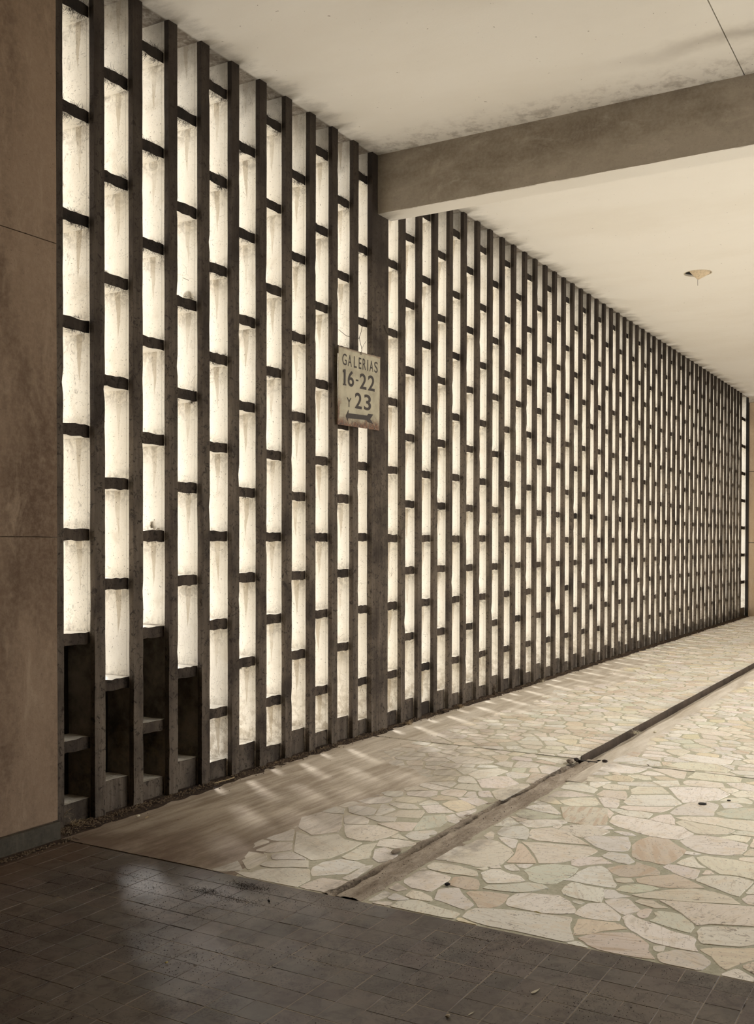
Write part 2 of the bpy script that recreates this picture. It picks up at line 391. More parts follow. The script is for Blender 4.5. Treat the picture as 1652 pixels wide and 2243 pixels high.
# ------------------------------------------------------------------ the pierced screen
def make_screen():
    scr = bpy.data.objects.new('wall_screen', None); COL.objects.link(scr); scr['kind'] = 'structure'
    # fin variants: 8-point outline swept up in steps, corners nibbled
    variants = []
    for v in range(12):
        FT = .078 if v < 5 or v == 11 else .071
        DF = .25 if v < 11 else .34
        prof = [(-FT-.002, 0), (.002, 0), (.002, .036), (-.002, .037), (-.002, DF), (-FT+.002, DF), (-FT+.002, .037), (-FT-.002, .036)]
        n = 64; vs, fs, mi = [], [], []
        for i in range(n+1):
            z = HC*i/n+.0; z = min(z+random.uniform(-.02, .02), HC) if 0 < i < n else z
            for k, (x, y) in enumerate(prof):
                a = .0025
                q = Vector((x*20+v*9, y*12, z*6))
                dx = noise.noise(q)*a; dy = noise.noise(q+Vector((5, 5, 5)))*a
                if k in (0, 1) and random.random() < .07:
                    dx += (.006 if k == 0 else -.006)*random.random(); dy += .006*random.random()
                vs.append((x+dx, y+abs(dy) if k in (0, 1) else y+dy*.3, z))
        for i in range(n):
            for k in range(8):
                j = (k+1) % 8
                fs.append((i*8+k, i*8+j, i*8+8+j, i*8+8+k)); mi.append(1 if k in (3, 4, 5) else 0)
        fs.append(tuple(range(7, -1, -1))); mi.append(0)
        fs.append(tuple(range(n*8, n*8+8))); mi.append(0)
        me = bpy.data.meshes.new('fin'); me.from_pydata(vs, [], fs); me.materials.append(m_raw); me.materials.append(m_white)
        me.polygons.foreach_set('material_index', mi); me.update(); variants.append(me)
    FTn = lambda n: .078 if n < 10 else .071
    parity = lambda n: (n % 2) if n < 10 else ((n+1) % 2)     # 1: bars at 1.084 + k, 0: bars at .796 + k
    for n in range(-1, NF+1):
        if n == 10: continue
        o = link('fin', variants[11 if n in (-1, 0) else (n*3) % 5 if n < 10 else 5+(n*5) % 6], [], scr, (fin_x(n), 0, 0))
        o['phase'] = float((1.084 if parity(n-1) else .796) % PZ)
        if n % 2: o.location.z = 0
    DF = .25
    # the wide column under the beam
    col = rough_slab('column', (7.388, -.004, 0, 7.663, .042, HC), m_raw, scr, amp=.0025, step=.15)
    rough_slab('column_core', (7.391, .042, 0, 7.660, .30, HC), m_whitebar, scr, amp=.001, step=.3)
    # crossbars
    bvar = []
    for v in range(8):
        vs, fs, mi = [], [], []
        nx = 7
        for i in range(nx+1):
            x = i/nx
            for k, (y, z) in enumerate([(0, 0), (0, -.068), (.10, -.068), (DF-.046, -.066), (DF-.046, 0), (.10, 0)]):
                jx = 0; q = Vector((x*3+v*5, y*9, z*30))
                dz = noise.noise(q)*.005+(random.uniform(-.004, .004) if k in (0, 1) else 0); dy = abs(noise.noise(q+Vector((3, 3, 3))))*.008 if k in (0, 1) else 0
                vs.append((x, y+dy, z+dz))
        for i in range(nx):
            for k in range(6):
                j = (k+1) % 6
                fs.append((i*6+k, i*6+j, i*6+6+j, i*6+6+k)); mi.append(0 if k == 0 else 1)
        fs.append((0, 5, 4, 3, 2, 1)); fs.append(tuple(range(nx*6, nx*6+6))); mi += [1, 1]
        me = bpy.data.meshes.new('crossbar'); me.from_pydata(vs, [], fs)
        me.materials.append(m_bar); me.materials.append(m_whitebar); me.polygons.foreach_set('material_index', mi); me.update(); bvar.append(me)
    bars = []; blocks = []
    for n in range(-1, NF+1):
        if n == 9: xa, xb = fin_x(9), 7.388
        elif n == NF: xa, xb = fin_x(NF), XE
        else: xa, xb = fin_x(n), fin_x(n+1)-FTn(n+1)
        p = parity(n); z0 = 1.084 if p else .796
        z = z0-PZ*(1 if p else 0)
        if not p: z = .796
        while z < HC-.03:
            bars.append((xa, xb, z, n)); z += PZ
        blocks.append((xa, xb, .13 if p else .198, n))
    for i, (xa, xb, z, n) in enumerate(bars[:300]):
        o = link('crossbar', bvar[(i*5+n) % 8], [], scr, (xa-.004, .046, z+random.uniform(-.004, .004))); o.scale = (xb-xa+.008, 1, 1)
    vs, fs, mi = [], [], []
    for (xa, xb, z, n) in bars[300:]:
        me = bvar[n % 8]; i = len(vs)
        vs += [(xa-.004+v.co.x*(xb-xa+.008), .046+v.co.y, z+v.co.z) for v in me.vertices]
        for p in me.polygons: fs.append([i+q for q in p.vertices]); mi.append(p.material_index)
    me = bpy.data.meshes.new('far_crossbars'); me.from_pydata(vs, [], fs); me.materials.append(m_bar); me.materials.append(m_whitebar)
    me.polygons.foreach_set('material_index', mi); me.update(); link('far_crossbar', me, [], scr)['kind'] = 'stuff'
    for (xa, xb, h, n) in blocks:
        rough_slab('base_block', (xa-.002, .05, -.02, xb+.002, DF, h), None, scr, amp=.006, step=.06 if n < 16 else .3,
                   mats=[m_raw, m_whitebar], front=lambda p: 1 if p.normal.z > .6 else 0)
    # lowest cells of the four nearest bays are walled up behind
    for n in (-1, 0, 1, 2):
        xa, xb = fin_x(n), fin_x(n+1)-FTn(n+1)
        rough_slab('infill_panel', (xa-.004, DF-.03, 0, xb+.004, DF+.04, (1.084 if parity(n) else .796)-.03), m_black, scr, amp=.006, step=.1)
    return bars
BARS = make_screen()
beam = rough_slab('beam', (7.479, -6.5, 4.364, 7.706, 0, HC), None, amp=.003, step=.15, kind='structure', mats=[m_beam, m_ceil], front=lambda p: 1 if p.normal.z < -.6 else 0)
# ground outside, beyond the screen and on the open side
g = box('floor_outside', (-40, .6, -.25, 60, 60, -.15), m_ground, kind='structure')
g2 = box('floor_outside', (-3, -60, -.25, 60, -6.5, -.15), m_ground, kind='structure')

# ------------------------------------------------------------------ crazy paving
FLOOR = [o for o in COL.objects if o.name == 'floor'][0]
STONES = """w 4496,-2927 4527,-2968 4582,-3025 4596,-2962 4631,-2933 4626,-2909 4620,-2884
w 4564,-2715 4498,-2722 4454,-2749 4439,-2791 4432,-2819 4433,-2886 4434,-2929 4555,-2907 4626,-2880 4622,-2797 4641,-2752 4632,-2723
w 4222,-2927 4234,-3010 4259,-3065 4320,-3055 4397,-2988 4440,-2944 4399,-2882 4319,-2869 4244,-2875
w 4395,-2998 4350,-3042 4337,-3070 4375,-3083 4432,-3109 4490,-3064 4549,-3017 4513,-2957 4467,-2935
o 4083,-2926 4010,-2950 4059,-3010 4124,-3045 4191,-3122 4235,-3067 4220,-3000 4208,-2936 4195,-2907
b 3934,-3043 3915,-3091 3915,-3188 3922,-3258 3938,-3305 4008,-3256 4070,-3243 4109,-3206 4156,-3147 4108,-3064 4056,-3011 3988,-2976
w 4277,-3083 4245,-3092 4180,-3140 4132,-3199 4097,-3253 4090,-3304 4088,-3369 4093,-3432 4163,-3399 4220,-3394 4241,-3372 4258,-3283 4299,-3208 4335,-3118 4362,-3087 4345,-3072 4302,-3063
c 4025,-3273 4011,-3294 4033,-3310 4090,-3304 4062,-3261
c 4346,-3125 4340,-3145 4372,-3156 4469,-3151 4469,-3124 4427,-3106 4380,-3105
g 4385,-3190 4352,-3185 4329,-3172 4303,-3239 4284,-3304 4273,-3356 4351,-3357 4386,-3343 4471,-3272 4465,-3183 4431,-3166
c 4507,-3094 4489,-3157 4521,-3207 4543,-3162 4582,-3118 4565,-3067 4525,-3054
c 4544,-3211 4487,-3273 4420,-3326 4372,-3364 4419,-3404 4444,-3466 4484,-3570 4575,-3664 4763,-3635 4730,-3527 4684,-3394 4638,-3260 4601,-3142
w 4224,-3400 4185,-3424 4209,-3505 4228,-3564 4348,-3657 4473,-3637 4462,-3574 4428,-3500 4408,-3442 4367,-3384 4306,-3377
o 4070,-3488 3999,-3531 3970,-3561 4014,-3577 4157,-3647 4288,-3687 4244,-3613 4211,-3568 4171,-3479 4122,-3428
c 4594,-3074 4614,-3144 4645,-3258 4699,-3391 4730,-3472 4806,-3412 4835,-3338 4834,-3239 4767,-3154 4680,-3076 4603,-3016
g 4631,-2977 4637,-3016 4695,-3071 4759,-3105 4779,-3048 4755,-2982 4706,-2939 4633,-2935
c 4743,-2909 4752,-2946 4790,-2975 4831,-2950 4820,-2915 4783,-2884
w 4642,-2676 4655,-2715 4649,-2798 4651,-2877 4660,-2922 4710,-2917 4771,-2879 4847,-2848 4905,-2813 4947,-2766 4899,-2720 4798,-2698 4702,-2698
p 4866,-2847 4836,-2894 4848,-2939 4918,-3000 4948,-3050 5000,-3042 5049,-3007 5073,-2946 5098,-2900 5041,-2908 5000,-2839 4927,-2800
o 4792,-2993 4784,-3057 4788,-3139 4835,-3228 4874,-3285 4927,-3222 4974,-3160 5002,-3111 4920,-3020 4842,-2968
w 5019,-3106 4979,-3169 4967,-3211 5026,-3215 5127,-3205 5151,-3111 5144,-3048 5085,-3033
c 4949,-3228 4927,-3268 4887,-3337 4841,-3405 4829,-3444 4891,-3447 4984,-3456 5079,-3464 5110,-3383 5091,-3310 5042,-3243 4990,-3218
c 5075,-3251 5105,-3278 5144,-3252 5140,-3229 5062,-3228
w 5153,-3132 5152,-3181 5177,-3223 5206,-3188 5269,-3154 5335,-3123 5250,-3087 5171,-3077
c 5231,-3195 5170,-3246 5113,-3305 5132,-3379 5113,-3459 5079,-3587 5357,-3545 5370,-3414 5383,-3277 5376,-3174 5325,-3141
p 5177,-2854 5133,-2907 5138,-2961 5119,-3005 5129,-3041 5212,-3058 5325,-3069 5433,-3066 5489,-3006 5589,-2934 5603,-2834 5499,-2803 5365,-2797
w 4888,-2632 4877,-2665 4916,-2697 4973,-2752 5012,-2807 5082,-2723 5064,-2670 5000,-2628 4948,-2611
w 5077,-2759 5041,-2821 5040,-2872 5102,-2890 5139,-2863 5202,-2824 5193,-2728 5105,-2715
c 4747,-3500 4762,-3567 4897,-3544 4874,-3476 4805,-3460
w 6157,-1941 6136,-2045 6199,-2169 6305,-2292 6347,-2117 6288,-1989 6140,-1941
c 6075,-2134 6002,-2197 5985,-2245 6066,-2357 6115,-2386 6259,-2308 6221,-2227 6167,-2181
b 5763,-2269 5631,-2330 5625,-2411 5613,-2481 5699,-2559 5873,-2504 6047,-2453 5993,-2284 5926,-2196
c 5896,-2494 5833,-2530 5954,-2519 6035,-2457
w 6169,-2372 6062,-2427 6073,-2496 6159,-2487 6280,-2453 6306,-2371 6274,-2317
c 6311,-2341 6305,-2414 6298,-2483 6430,-2458 6525,-2419 6481,-2286 6329,-2288
w 6480,-2017 6381,-2029 6375,-2107 6369,-2184 6362,-2259 6478,-2251 6578,-2120 6522,-2055
c 6525,-2272 6522,-2354 6580,-2424 6671,-2398 6671,-2264 6581,-2247
c 6636,-1968 6634,-2016 6689,-2151 6744,-2244 6790,-2195 6818,-2093 6778,-2012 6707,-1990
o 6777,-2238 6771,-2308 6809,-2372 6884,-2373 6963,-2312 6943,-2225 6849,-2165
w 7037,-2044 7021,-2122 7026,-2231 7048,-2302 7131,-2341 7265,-2358 7266,-2255 7307,-2129 7293,-2009 7141,-1994
w 6896,-2146 6955,-2178 7016,-2147 6976,-2065 6866,-2061
c 6957,-2236 6998,-2251 7017,-2202 6967,-2186
w 7041,-2389 7059,-2453 7108,-2524 7171,-2462 7187,-2380 7063,-2360
c 6923,-2354 6902,-2428 6937,-2475 7030,-2438 7038,-2352 6982,-2291
o 6962,-2517 6966,-2575 7020,-2628 7078,-2532 7033,-2456
c 7153,-2512 7069,-2601 7067,-2661 7298,-2621 7329,-2467 7270,-2380
c 7102,-2786 7122,-2926 7162,-3011 7301,-2992 7324,-2834 7322,-2676 7112,-2673
w 6771,-2597 6806,-2638 6873,-2679 6996,-2638 6942,-2559 6890,-2491
c 6904,-2701 6885,-2748 6905,-2865 6947,-2954 7068,-2916 7079,-2791 7045,-2689 6981,-2675
w 6522,-2751 6413,-2812 6522,-2914 6596,-2986 6779,-3019 6903,-2921 6874,-2801 6819,-2678 6758,-2636
c 6467,-2475 6529,-2568 6603,-2682 6767,-2590 6694,-2450 6586,-2434
w 6177,-2543 6226,-2651 6310,-2784 6388,-2811 6578,-2696 6443,-2479 6239,-2490
c 6067,-2562 6089,-2649 6099,-2739 6176,-2771 6278,-2792 6205,-2657 6152,-2516 6096,-2509
w 5946,-2578 5934,-2654 5941,-2723 6060,-2723 6077,-2653 6048,-2554 5980,-2514
w 5685,-2624 5646,-2712 5588,-2826 5581,-2918 5594,-2980 5627,-2996 5754,-3031 5787,-2993 5866,-2944 5883,-2847 5919,-2723 5933,-2628 5934,-2548 5876,-2533 5750,-2553
w 5897,-2824 5885,-2896 6002,-2864 6094,-2818 6055,-2763 5925,-2734
w 6099,-2837 6143,-2935 6196,-3040 6296,-3023 6385,-3023 6483,-3009 6522,-2914 6414,-2839 6288,-2809 6135,-2801
c 6009,-2922 5998,-3018 5996,-3092 6173,-3105 6171,-3055 6101,-2913 6039,-2855
c 5829,-2977 5765,-3041 5780,-3109 5837,-3185 5939,-3215 5977,-3096 5976,-3005 6003,-2911 5932,-2884
c 5965,-3207 5961,-3309 5981,-3449 6243,-3409 6199,-3267 6175,-3179 6164,-3100 6004,-3097
g 6232,-3061 6198,-3125 6224,-3263 6293,-3402 6528,-3366 6515,-3242 6472,-3160 6385,-3074 6276,-3039
w 6405,-3058 6445,-3114 6506,-3151 6570,-3103 6563,-3039 6504,-3018
c 5526,-2355 5439,-2361 5389,-2456 5367,-2514 5466,-2599 5560,-2619 5608,-2560 5632,-2468 5584,-2387
w 5318,-2573 5241,-2641 5202,-2719 5232,-2786 5271,-2806 5374,-2788 5510,-2736 5491,-2684 5430,-2567 5366,-2533
w 5596,-2576 5616,-2627 5675,-2576 5624,-2500
w 5531,-2708 5554,-2769 5598,-2726 5604,-2662 5574,-2633
w 5495,-3051 5432,-3117 5413,-3188 5437,-3266 5503,-3329 5584,-3336 5693,-3328 5733,-3235 5750,-3162 5760,-3083 5716,-3022 5579,-2996
c 5743,-3233 5729,-3310 5851,-3313 5847,-3230 5741,-3146
c 5193,-2342 5224,-2486 5256,-2603 5335,-2521 5420,-2416 5474,-2312 5384,-2225 5218,-2275
c 5177,-2407 5129,-2266 5056,-2340 4962,-2407 4824,-2485 4868,-2553 4993,-2630 5099,-2664 5181,-2673 5230,-2615 5203,-2521
w 5356,-3118 5398,-3153 5410,-3071 5352,-3074
c 6728,-3073 6800,-3193 6951,-3167 6924,-3063 6798,-3022
w 7674,-2539 7659,-2662 7651,-2781 7738,-2833 7867,-2827 7899,-2649 7912,-2475 7735,-2452
c 7389,-2568 7397,-2720 7422,-2865 7529,-2874 7639,-2775 7657,-2623 7579,-2491 7420,-2443
w 7358,-2097 7432,-2206 7586,-2278 7640,-2096 7571,-1981 7353,-1999
w 7359,-2340 7397,-2425 7532,-2374 7548,-2288 7362,-2162
w 7029,-2973 6948,-3044 6949,-3135 7109,-3107 7156,-3033 7096,-2931
w 6727,-1107 6757,-1217 6821,-1310 6930,-1323 6982,-1184 6979,-1022 6852,-965
w 6648,-1284 6756,-1252 6728,-1168 6653,-1187
w 6704,-1379 6761,-1440 6798,-1373 6773,-1280 6668,-1297
w 6347,-1448 6504,-1518 6676,-1540 6727,-1438 6599,-1341 6451,-1329
w 6135,-1585 6180,-1691 6373,-1743 6531,-1597 6489,-1525 6317,-1462
w 6516,-1603 6490,-1671 6585,-1721 6672,-1702 6670,-1563 6602,-1550
w 6815,-1545 6895,-1664 6993,-1651 7035,-1575 7039,-1470 6844,-1507
w 6748,-1762 6743,-1821 6877,-1844 6987,-1821 6999,-1683 6920,-1671
w 6803,-1439 6802,-1508 6965,-1457 6971,-1393 6856,-1347
o 7045,-1665 7040,-1751 7090,-1741 7144,-1610 7075,-1568
w 5856,-1628 5894,-1664 6018,-1591 5992,-1549 5873,-1574
w 5934,-1649 5908,-1688 5943,-1748 6083,-1655 6027,-1607
w 5745,-1657 5691,-1749 5811,-1769 5873,-1673 5815,-1559
y 5539,-1644 5509,-1703 5578,-1735 5664,-1754 5784,-1616 5730,-1551 5631,-1543
w 5392,-1570 5484,-1700 5610,-1534 5520,-1459
w 5389,-1803 5526,-1821 5630,-1773 5474,-1709
g 5134,-1626 5019,-1673 5161,-1760 5311,-1742 5420,-1666 5324,-1576 5205,-1610
w 5290,-1752 5270,-1811 5374,-1803 5458,-1706 5387,-1682
w 4909,-1678 4863,-1743 4870,-1807 4939,-1832 4983,-1782 5033,-1824 5089,-1762 4999,-1670
w 5339,-2017 5368,-2075 5455,-2123 5575,-2001 5411,-1981
w 5180,-2116 5165,-2194 5177,-2275 5297,-2250 5376,-2212 5423,-2159 5355,-2067 5224,-2084
c 5144,-2033 5075,-2103 5097,-2119 5218,-2073 5243,-2021 5184,-1995
w 5422,-2180 5420,-2234 5500,-2289 5617,-2352 5664,-2315 5616,-2211 5559,-2139 5486,-2107
w 5791,-2045 5762,-2121 5756,-2234 5786,-2250 5948,-2120 5898,-2045 5807,-1997
g 5589,-2072 5583,-2156 5644,-2235 5726,-2279 5741,-2184 5774,-2067 5745,-1993 5681,-1985
w 5921,-2059 5974,-2096 6006,-1990 5962,-1970
w 5046,-2212 4990,-2273 5028,-2279 5145,-2241 5165,-2161 5140,-2130
c 4630,-2169 4616,-2242 4652,-2291 4722,-2332 4815,-2322 4925,-2308 4981,-2271 5074,-2155 5082,-2100 5041,-2047 4866,-2037 4623,-2068
o 4820,-2474 4892,-2435 4984,-2371 5093,-2287 5092,-2265 4892,-2326 4753,-2342
w 4619,-2027 4644,-2070 4716,-2066 4822,-2059 4896,-2029 4830,-1978 4710,-1981 4625,-2001
c 4468,-2048 4458,-2131 4461,-2202 4475,-2289 4500,-2301 4551,-2272 4582,-2173 4588,-2097 4570,-2013 4518,-2013
w 4315,-2001 4227,-2043 4178,-2112 4184,-2137 4179,-2209 4263,-2212 4372,-2210 4419,-2195 4448,-2071 4389,-1998
p 4303,-2249 4296,-2298 4287,-2342 4313,-2386 4394,-2357 4445,-2326 4455,-2246 4419,-2210 4342,-2222
w 4475,-2338 4419,-2383 4461,-2455 4507,-2503 4541,-2528 4596,-2478 4604,-2411 4640,-2355 4618,-2318 4545,-2295
c 4583,-2286 4619,-2303 4646,-2282 4587,-2249
w 4633,-2317 4663,-2354 4701,-2323 4644,-2295
w 4669,-2372 4644,-2412 4670,-2447 4701,-2426 4750,-2379 4704,-2346
g 4625,-2512 4564,-2536 4545,-2582 4548,-2642 4575,-2664 4657,-2678 4779,-2690 4852,-2682 4877,-2622 4851,-2550 4763,-2480 4683,-2462
w 4072,-2362 4045,-2445 4126,-2453 4187,-2389 4217,-2356 4292,-2300 4270,-2254 4226,-2224 4099,-2269
p 4165,-2437 4103,-2482 4121,-2527 4169,-2553 4249,-2551 4325,-2538 4318,-2439 4281,-2362 4250,-2354
g 4348,-2460 4367,-2545 4414,-2607 4501,-2659 4536,-2613 4524,-2546 4445,-2473 4402,-2402 4344,-2394
w 4185,-2594 4182,-2657 4182,-2749 4206,-2816 4249,-2875 4307,-2855 4381,-2804 4432,-2733 4410,-2683 4395,-2614 4355,-2560 4274,-2551 4209,-2568
w 3937,-2538 3924,-2614 3928,-2658 3931,-2735 3927,-2833 3924,-2943 3961,-2971 4035,-2934 4125,-2894 4197,-2879 4175,-2763 4157,-2668 4131,-2575 4091,-2477 4035,-2461 3964,-2470
c 4070,-2135 4054,-2178 4056,-2211 4062,-2263 4083,-2269 4118,-2245 4154,-2176 4151,-2126
c 3992,-2144 3915,-2143 3915,-2192 3915,-2263 3915,-2309 3915,-2383 3925,-2450 3996,-2447 4010,-2366 4024,-2294 4050,-2214 4035,-2188
w 4466,-1994 4516,-2011 4585,-1994 4555,-1972 4481,-1986
c 4418,-2007 4449,-2049 4478,-2031 4443,-1988
g 4375,-2821 4368,-2859 4403,-2868 4411,-2840 4400,-2807
w 4719,-2422 4719,-2457 4801,-2465 4757,-2391
c 3915,-1356 3915,-1462 3915,-1561 3918,-1641 4035,-1640 4165,-1550 4135,-1458 4064,-1363 4019,-1336 3981,-1338 3951,-1254
c 3919,-1703 3926,-1759 3921,-1823 3984,-1812 4046,-1828 4107,-1808 4093,-1674 4008,-1655 3926,-1654
w 4144,-1679 4201,-1744 4278,-1741 4365,-1752 4388,-1687 4383,-1591 4293,-1543 4202,-1544 4139,-1573 4088,-1617
c 4091,-1376 4149,-1455 4183,-1530 4278,-1466 4208,-1347 4146,-1295 4090,-1303
c 4393,-1625 4400,-1673 4465,-1712 4584,-1655 4721,-1615 4644,-1565 4493,-1576 4410,-1581
w 4429,-1791 4474,-1816 4588,-1810 4648,-1764 4670,-1685 4609,-1660 4474,-1726
w 4124,-1804 4184,-1811 4293,-1801 4384,-1785 4344,-1752 4212,-1762 4132,-1756
w 4679,-1740 4723,-1775 4817,-1818 4835,-1748 4831,-1662 4780,-1595 4665,-1638
c 4809,-1352 4724,-1419 4702,-1503 4729,-1569 4834,-1605 4961,-1610 5012,-1432 4929,-1269
c 5004,-1530 4972,-1619 5015,-1658 5174,-1616 5129,-1517 5044,-1420
c 5081,-1414 5130,-1488 5216,-1455 5184,-1354 5134,-1293
c 4945,-1266 5006,-1377 5092,-1340 5135,-1270 5109,-1179 5080,-1178
w 5169,-1158 5145,-1264 5199,-1307 5318,-1261 5334,-1213 5327,-1108 5263,-1092
w 5105,-1074 5131,-1143 5231,-1088 5258,-1008 5216,-987 5106,-1002
c 4106,-2072 4153,-2104 4202,-2029 4218,-1980 4131,-1987
w 3920,-2005 3950,-2057 3996,-2065 4070,-2063 4091,-1993 4030,-1980 3938,-1981
c 4933,-978 4751,-1080 4661,-1230 4790,-1320 4893,-1277 5096,-1157 5092,-1004
c 4364,-1319 4287,-1481 4363,-1538 4501,-1551 4679,-1544 4683,-1430 4753,-1343 4635,-1247 4672,-1120"""
TINT = {'w': (248, 240, 228), 'c': (244, 234, 216), 'y': (242, 228, 198), 'g': (228, 224, 205), 'p': (222, 205, 187), 'o': (238, 223, 200), 'b': (228, 216, 198)}
XJ = 7.33
def clip(P, n, d):
    """keep the part of polygon P where n.p <= d"""
    out = []
    for i in range(len(P)):
        a, b2 = P[i], P[(i+1) % len(P)]
        da, db = n[0]*a[0]+n[1]*a[1]-d, n[0]*b2[0]+n[1]*b2[1]-d
        if da <= 0: out.append(a)
        if (da < 0 < db) or (db < 0 < da):
            t = da/(da-db); out.append((a[0]+(b2[0]-a[0])*t, a[1]+(b2[1]-a[1])*t))
    return out
def area(P): return sum(P[i][0]*P[(i+1) % len(P)][1]-P[(i+1) % len(P)][0]*P[i][1] for i in range(len(P)))/2
def hull(P):
    P = sorted(set(P)); h = []
    for seq in (P, P[::-1]):
        st = []
        for p in seq:
            while len(st) > 1 and (st[-1][0]-st[-2][0])*(p[1]-st[-2][1])-(st[-1][1]-st[-2][1])*(p[0]-st[-2][0]) <= 0: st.pop()
            st.append(p)
        h += st[:-1]
    return h
def cen(P): return (sum(p[0] for p in P)/len(P), sum(p[1] for p in P)/len(P))
def trim_bands(P, L=.0, Rr=.0):
    c = cen(P)
    w1 = -1.81+.04*(noise.noise(Vector((c[0]*3, 0, 0)))) if c[0] < 7.4 else -1.805
    w2 = -2.02+.05*(noise.noise(Vector((c[0]*3, 9, 0)))) if c[0] < 7.4 else -1.99
    P = clip(P, (0, -1), -w1) if c[1] > -1.92 else clip(P, (0, 1), w2)
    if not P: return P
    P = clip(P, (1, 0), XJ-.011) if c[0] < XJ else clip(P, (-1, 0), -(XJ+.011))
    if P: P = clip(P, (-1, 0), -3.911)
    return P
stones = []
for ln in STONES.strip().split('\n'):
    f = ln.split(); P = [(int(a.split(',')[0])/1000, int(a.split(',')[1])/1000) for a in f[1:]]
    P = trim_bands(P)
    if len(P) > 2 and area(P) > .0006: stones.append((f[0], P))
KN = set(p for c, P in stones for p in P)
known = [(hull(P), cen(P), max(math.dist(p, cen(P)) for p in P)) for c, P in stones]
def inside_hull(p, Hh, off):
    for i in range(len(Hh)):
        a, b2 = Hh[i], Hh[(i+1) % len(Hh)]; L = math.dist(a, b2)
        if ((b2[1]-a[1])*(p[0]-a[0])-(b2[0]-a[0])*(p[1]-a[1]))/L > off: return False
    return True
rng = random.Random(11)
seeds = []; cellsz = .3; grid = {}
def ok(p, r):
    gx, gy = int(p[0]//cellsz), int(p[1]//cellsz)
    for i in (-1, 0, 1):
        for j in (-1, 0, 1):
            for s in grid.get((gx+i, gy+j), ()):
                if (s[0]-p[0])**2+(s[1]-p[1])**2 < r*r: return False
    return True
def ymin(x): return -4.35+.1737*x-.9
for _ in range(26000):
    x = rng.uniform(3.9, XE); 
    if x > 12 and rng.random() < .4: continue
    y = rng.uniform(ymin(x), .0)
    if -2.06 < y < -1.77: continue
    if any((x-c[0])**2+(y-c[1])**2 < (r+.05)**2 and inside_hull((x, y), Hh, .025) for Hh, c, r in known): continue
    if ok((x, y), rng.choice((.10, .17, .23))): seeds.append((x, y)); grid.setdefault((int(x//cellsz), int(y//cellsz)), []).append((x, y))
for s in seeds:
    gx, gy = int(s[0]//cellsz), int(s[1]//cellsz); near = []
    for i in (-2, -1, 0, 1, 2):
        for j in (-2, -1, 0, 1, 2): near += grid.get((gx+i, gy+j), ())
    near.sort(key=lambda t: (t[0]-s[0])**2+(t[1]-s[1])**2)
    P = [(s[0]-.24, s[1]-.2), (s[0]+.24, s[1]-.2), (s[0]+.24, s[1]+.2), (s[0]-.24, s[1]+.2)]
    gw = rng.uniform(.006, .013)
    for t in near[1:26]:
        d = math.dist(s, t)
        if d < 1e-6: continue
        n = ((t[0]-s[0])/d, (t[1]-s[1])/d)
        P = clip(P, n, n[0]*(s[0]+t[0])/2+n[1]*(s[1]+t[1])/2-gw)
        if len(P) < 3: break
    if len(P) < 3: continue
    for Hh, c, r in known:
        if (s[0]-c[0])**2+(s[1]-c[1])**2 > (r+.35)**2: continue
        best = (-9, None)
        for i in range(len(Hh)):
            a, b2 = Hh[i], Hh[(i+1) % len(Hh)]; L = math.dist(a, b2)
            if L < 1e-6: continue
            n = ((b2[1]-a[1])/L, -(b2[0]-a[0])/L)         # outward for a counter-clockwise hull
            dd = n[0]*(s[0]-a[0])+n[1]*(s[1]-a[1])
            if dd > best[0]: best = (dd, (n, n[0]*a[0]+n[1]*a[1]))
        n, d = best[1]; P = clip(P, (-n[0], -n[1]), -d-.010)
        if len(P) < 3: break
    if len(P) < 3: continue
    P = trim_bands(P) if len(P) > 2 else P
    if len(P) > 2: P = clip(P, (0, 1), -.016)
    if len(P) > 2: P = clip(P, (1, 0), XE-.01)
    if len(P) > 2 and area(P) > .0015: stones.append((rng.choice('wwwwccccgoyb'), P))
def soften(P, k, cut=.018):
    """cut the corners and let the edges wander like split stone"""
    Q = []
    n = len(P)
    for i in range(n):
        a, b2, c = P[i-1], P[i], P[(i+1) % n]
        la, lc = math.dist(a, b2), math.dist(b2, c)
        ta, tc = min(.25, cut/max(la, 1e-4)), min(.25, cut/max(lc, 1e-4))
        Q.append((b2[0]+(a[0]-b2[0])*ta, b2[1]+(a[1]-b2[1])*ta)); Q.append((b2[0]+(c[0]-b2[0])*tc, b2[1]+(c[1]-b2[1])*tc))
        if lc > .07: 
            for t in ((.5,) if lc < .14 else (.33, .67)):
                x, y = b2[0]+(c[0]-b2[0])*t, b2[1]+(c[1]-b2[1])*t
                Q.append((x+k*noise.noise(Vector((x*14, y*14, 1))), y+k*noise.noise(Vector((x*14, y*14, 5)))))
    return Q
def stone_geo(c, P, vs, fs, simple=False):
    if area(P) < 0: P = P[::-1]
    cx, cy = cen(P); e = .003 if P[0] in KN else 0      # traced stones were traced just inside their edge
    P = [(x+(x-cx)/max(math.dist((x, y), (cx, cy)), .01)*e, y+(y-cy)/max(math.dist((x, y), (cx, cy)), .01)*e) for x, y in P]
    Q = P if simple else soften(P, .008, .006 if e else .014)
    n = len(Q); i = len(vs); cx, cy = cen(Q); h = .0016+rng.uniform(0, .0018)
    tx, ty = rng.uniform(-.003, .003), rng.uniform(-.003, .003)
    for x, y in Q: vs.append((x, y, -.002))
    for x, y in Q:
        f = max(0, 1-.0025/max(math.dist((x, y), (cx, cy)), .01)); X, Y = cx+(x-cx)*f, cy+(y-cy)*f
        vs.append((X, Y, h+(X-cx)*tx+(Y-cy)*ty))
    for k in range(n):
        j = (k+1) % n; fs.append((i+k, i+j, i+n+j, i+n+k))
    fs.append(tuple(range(i+n, i+2*n)))
def tint_of(c):
    b0 = TINT[c]; j = rng.uniform(.93, 1.01); return tuple(srgb(*[min(255, v*j+rng.uniform(-3, 3)) for v in b0])[:3])+(1,)
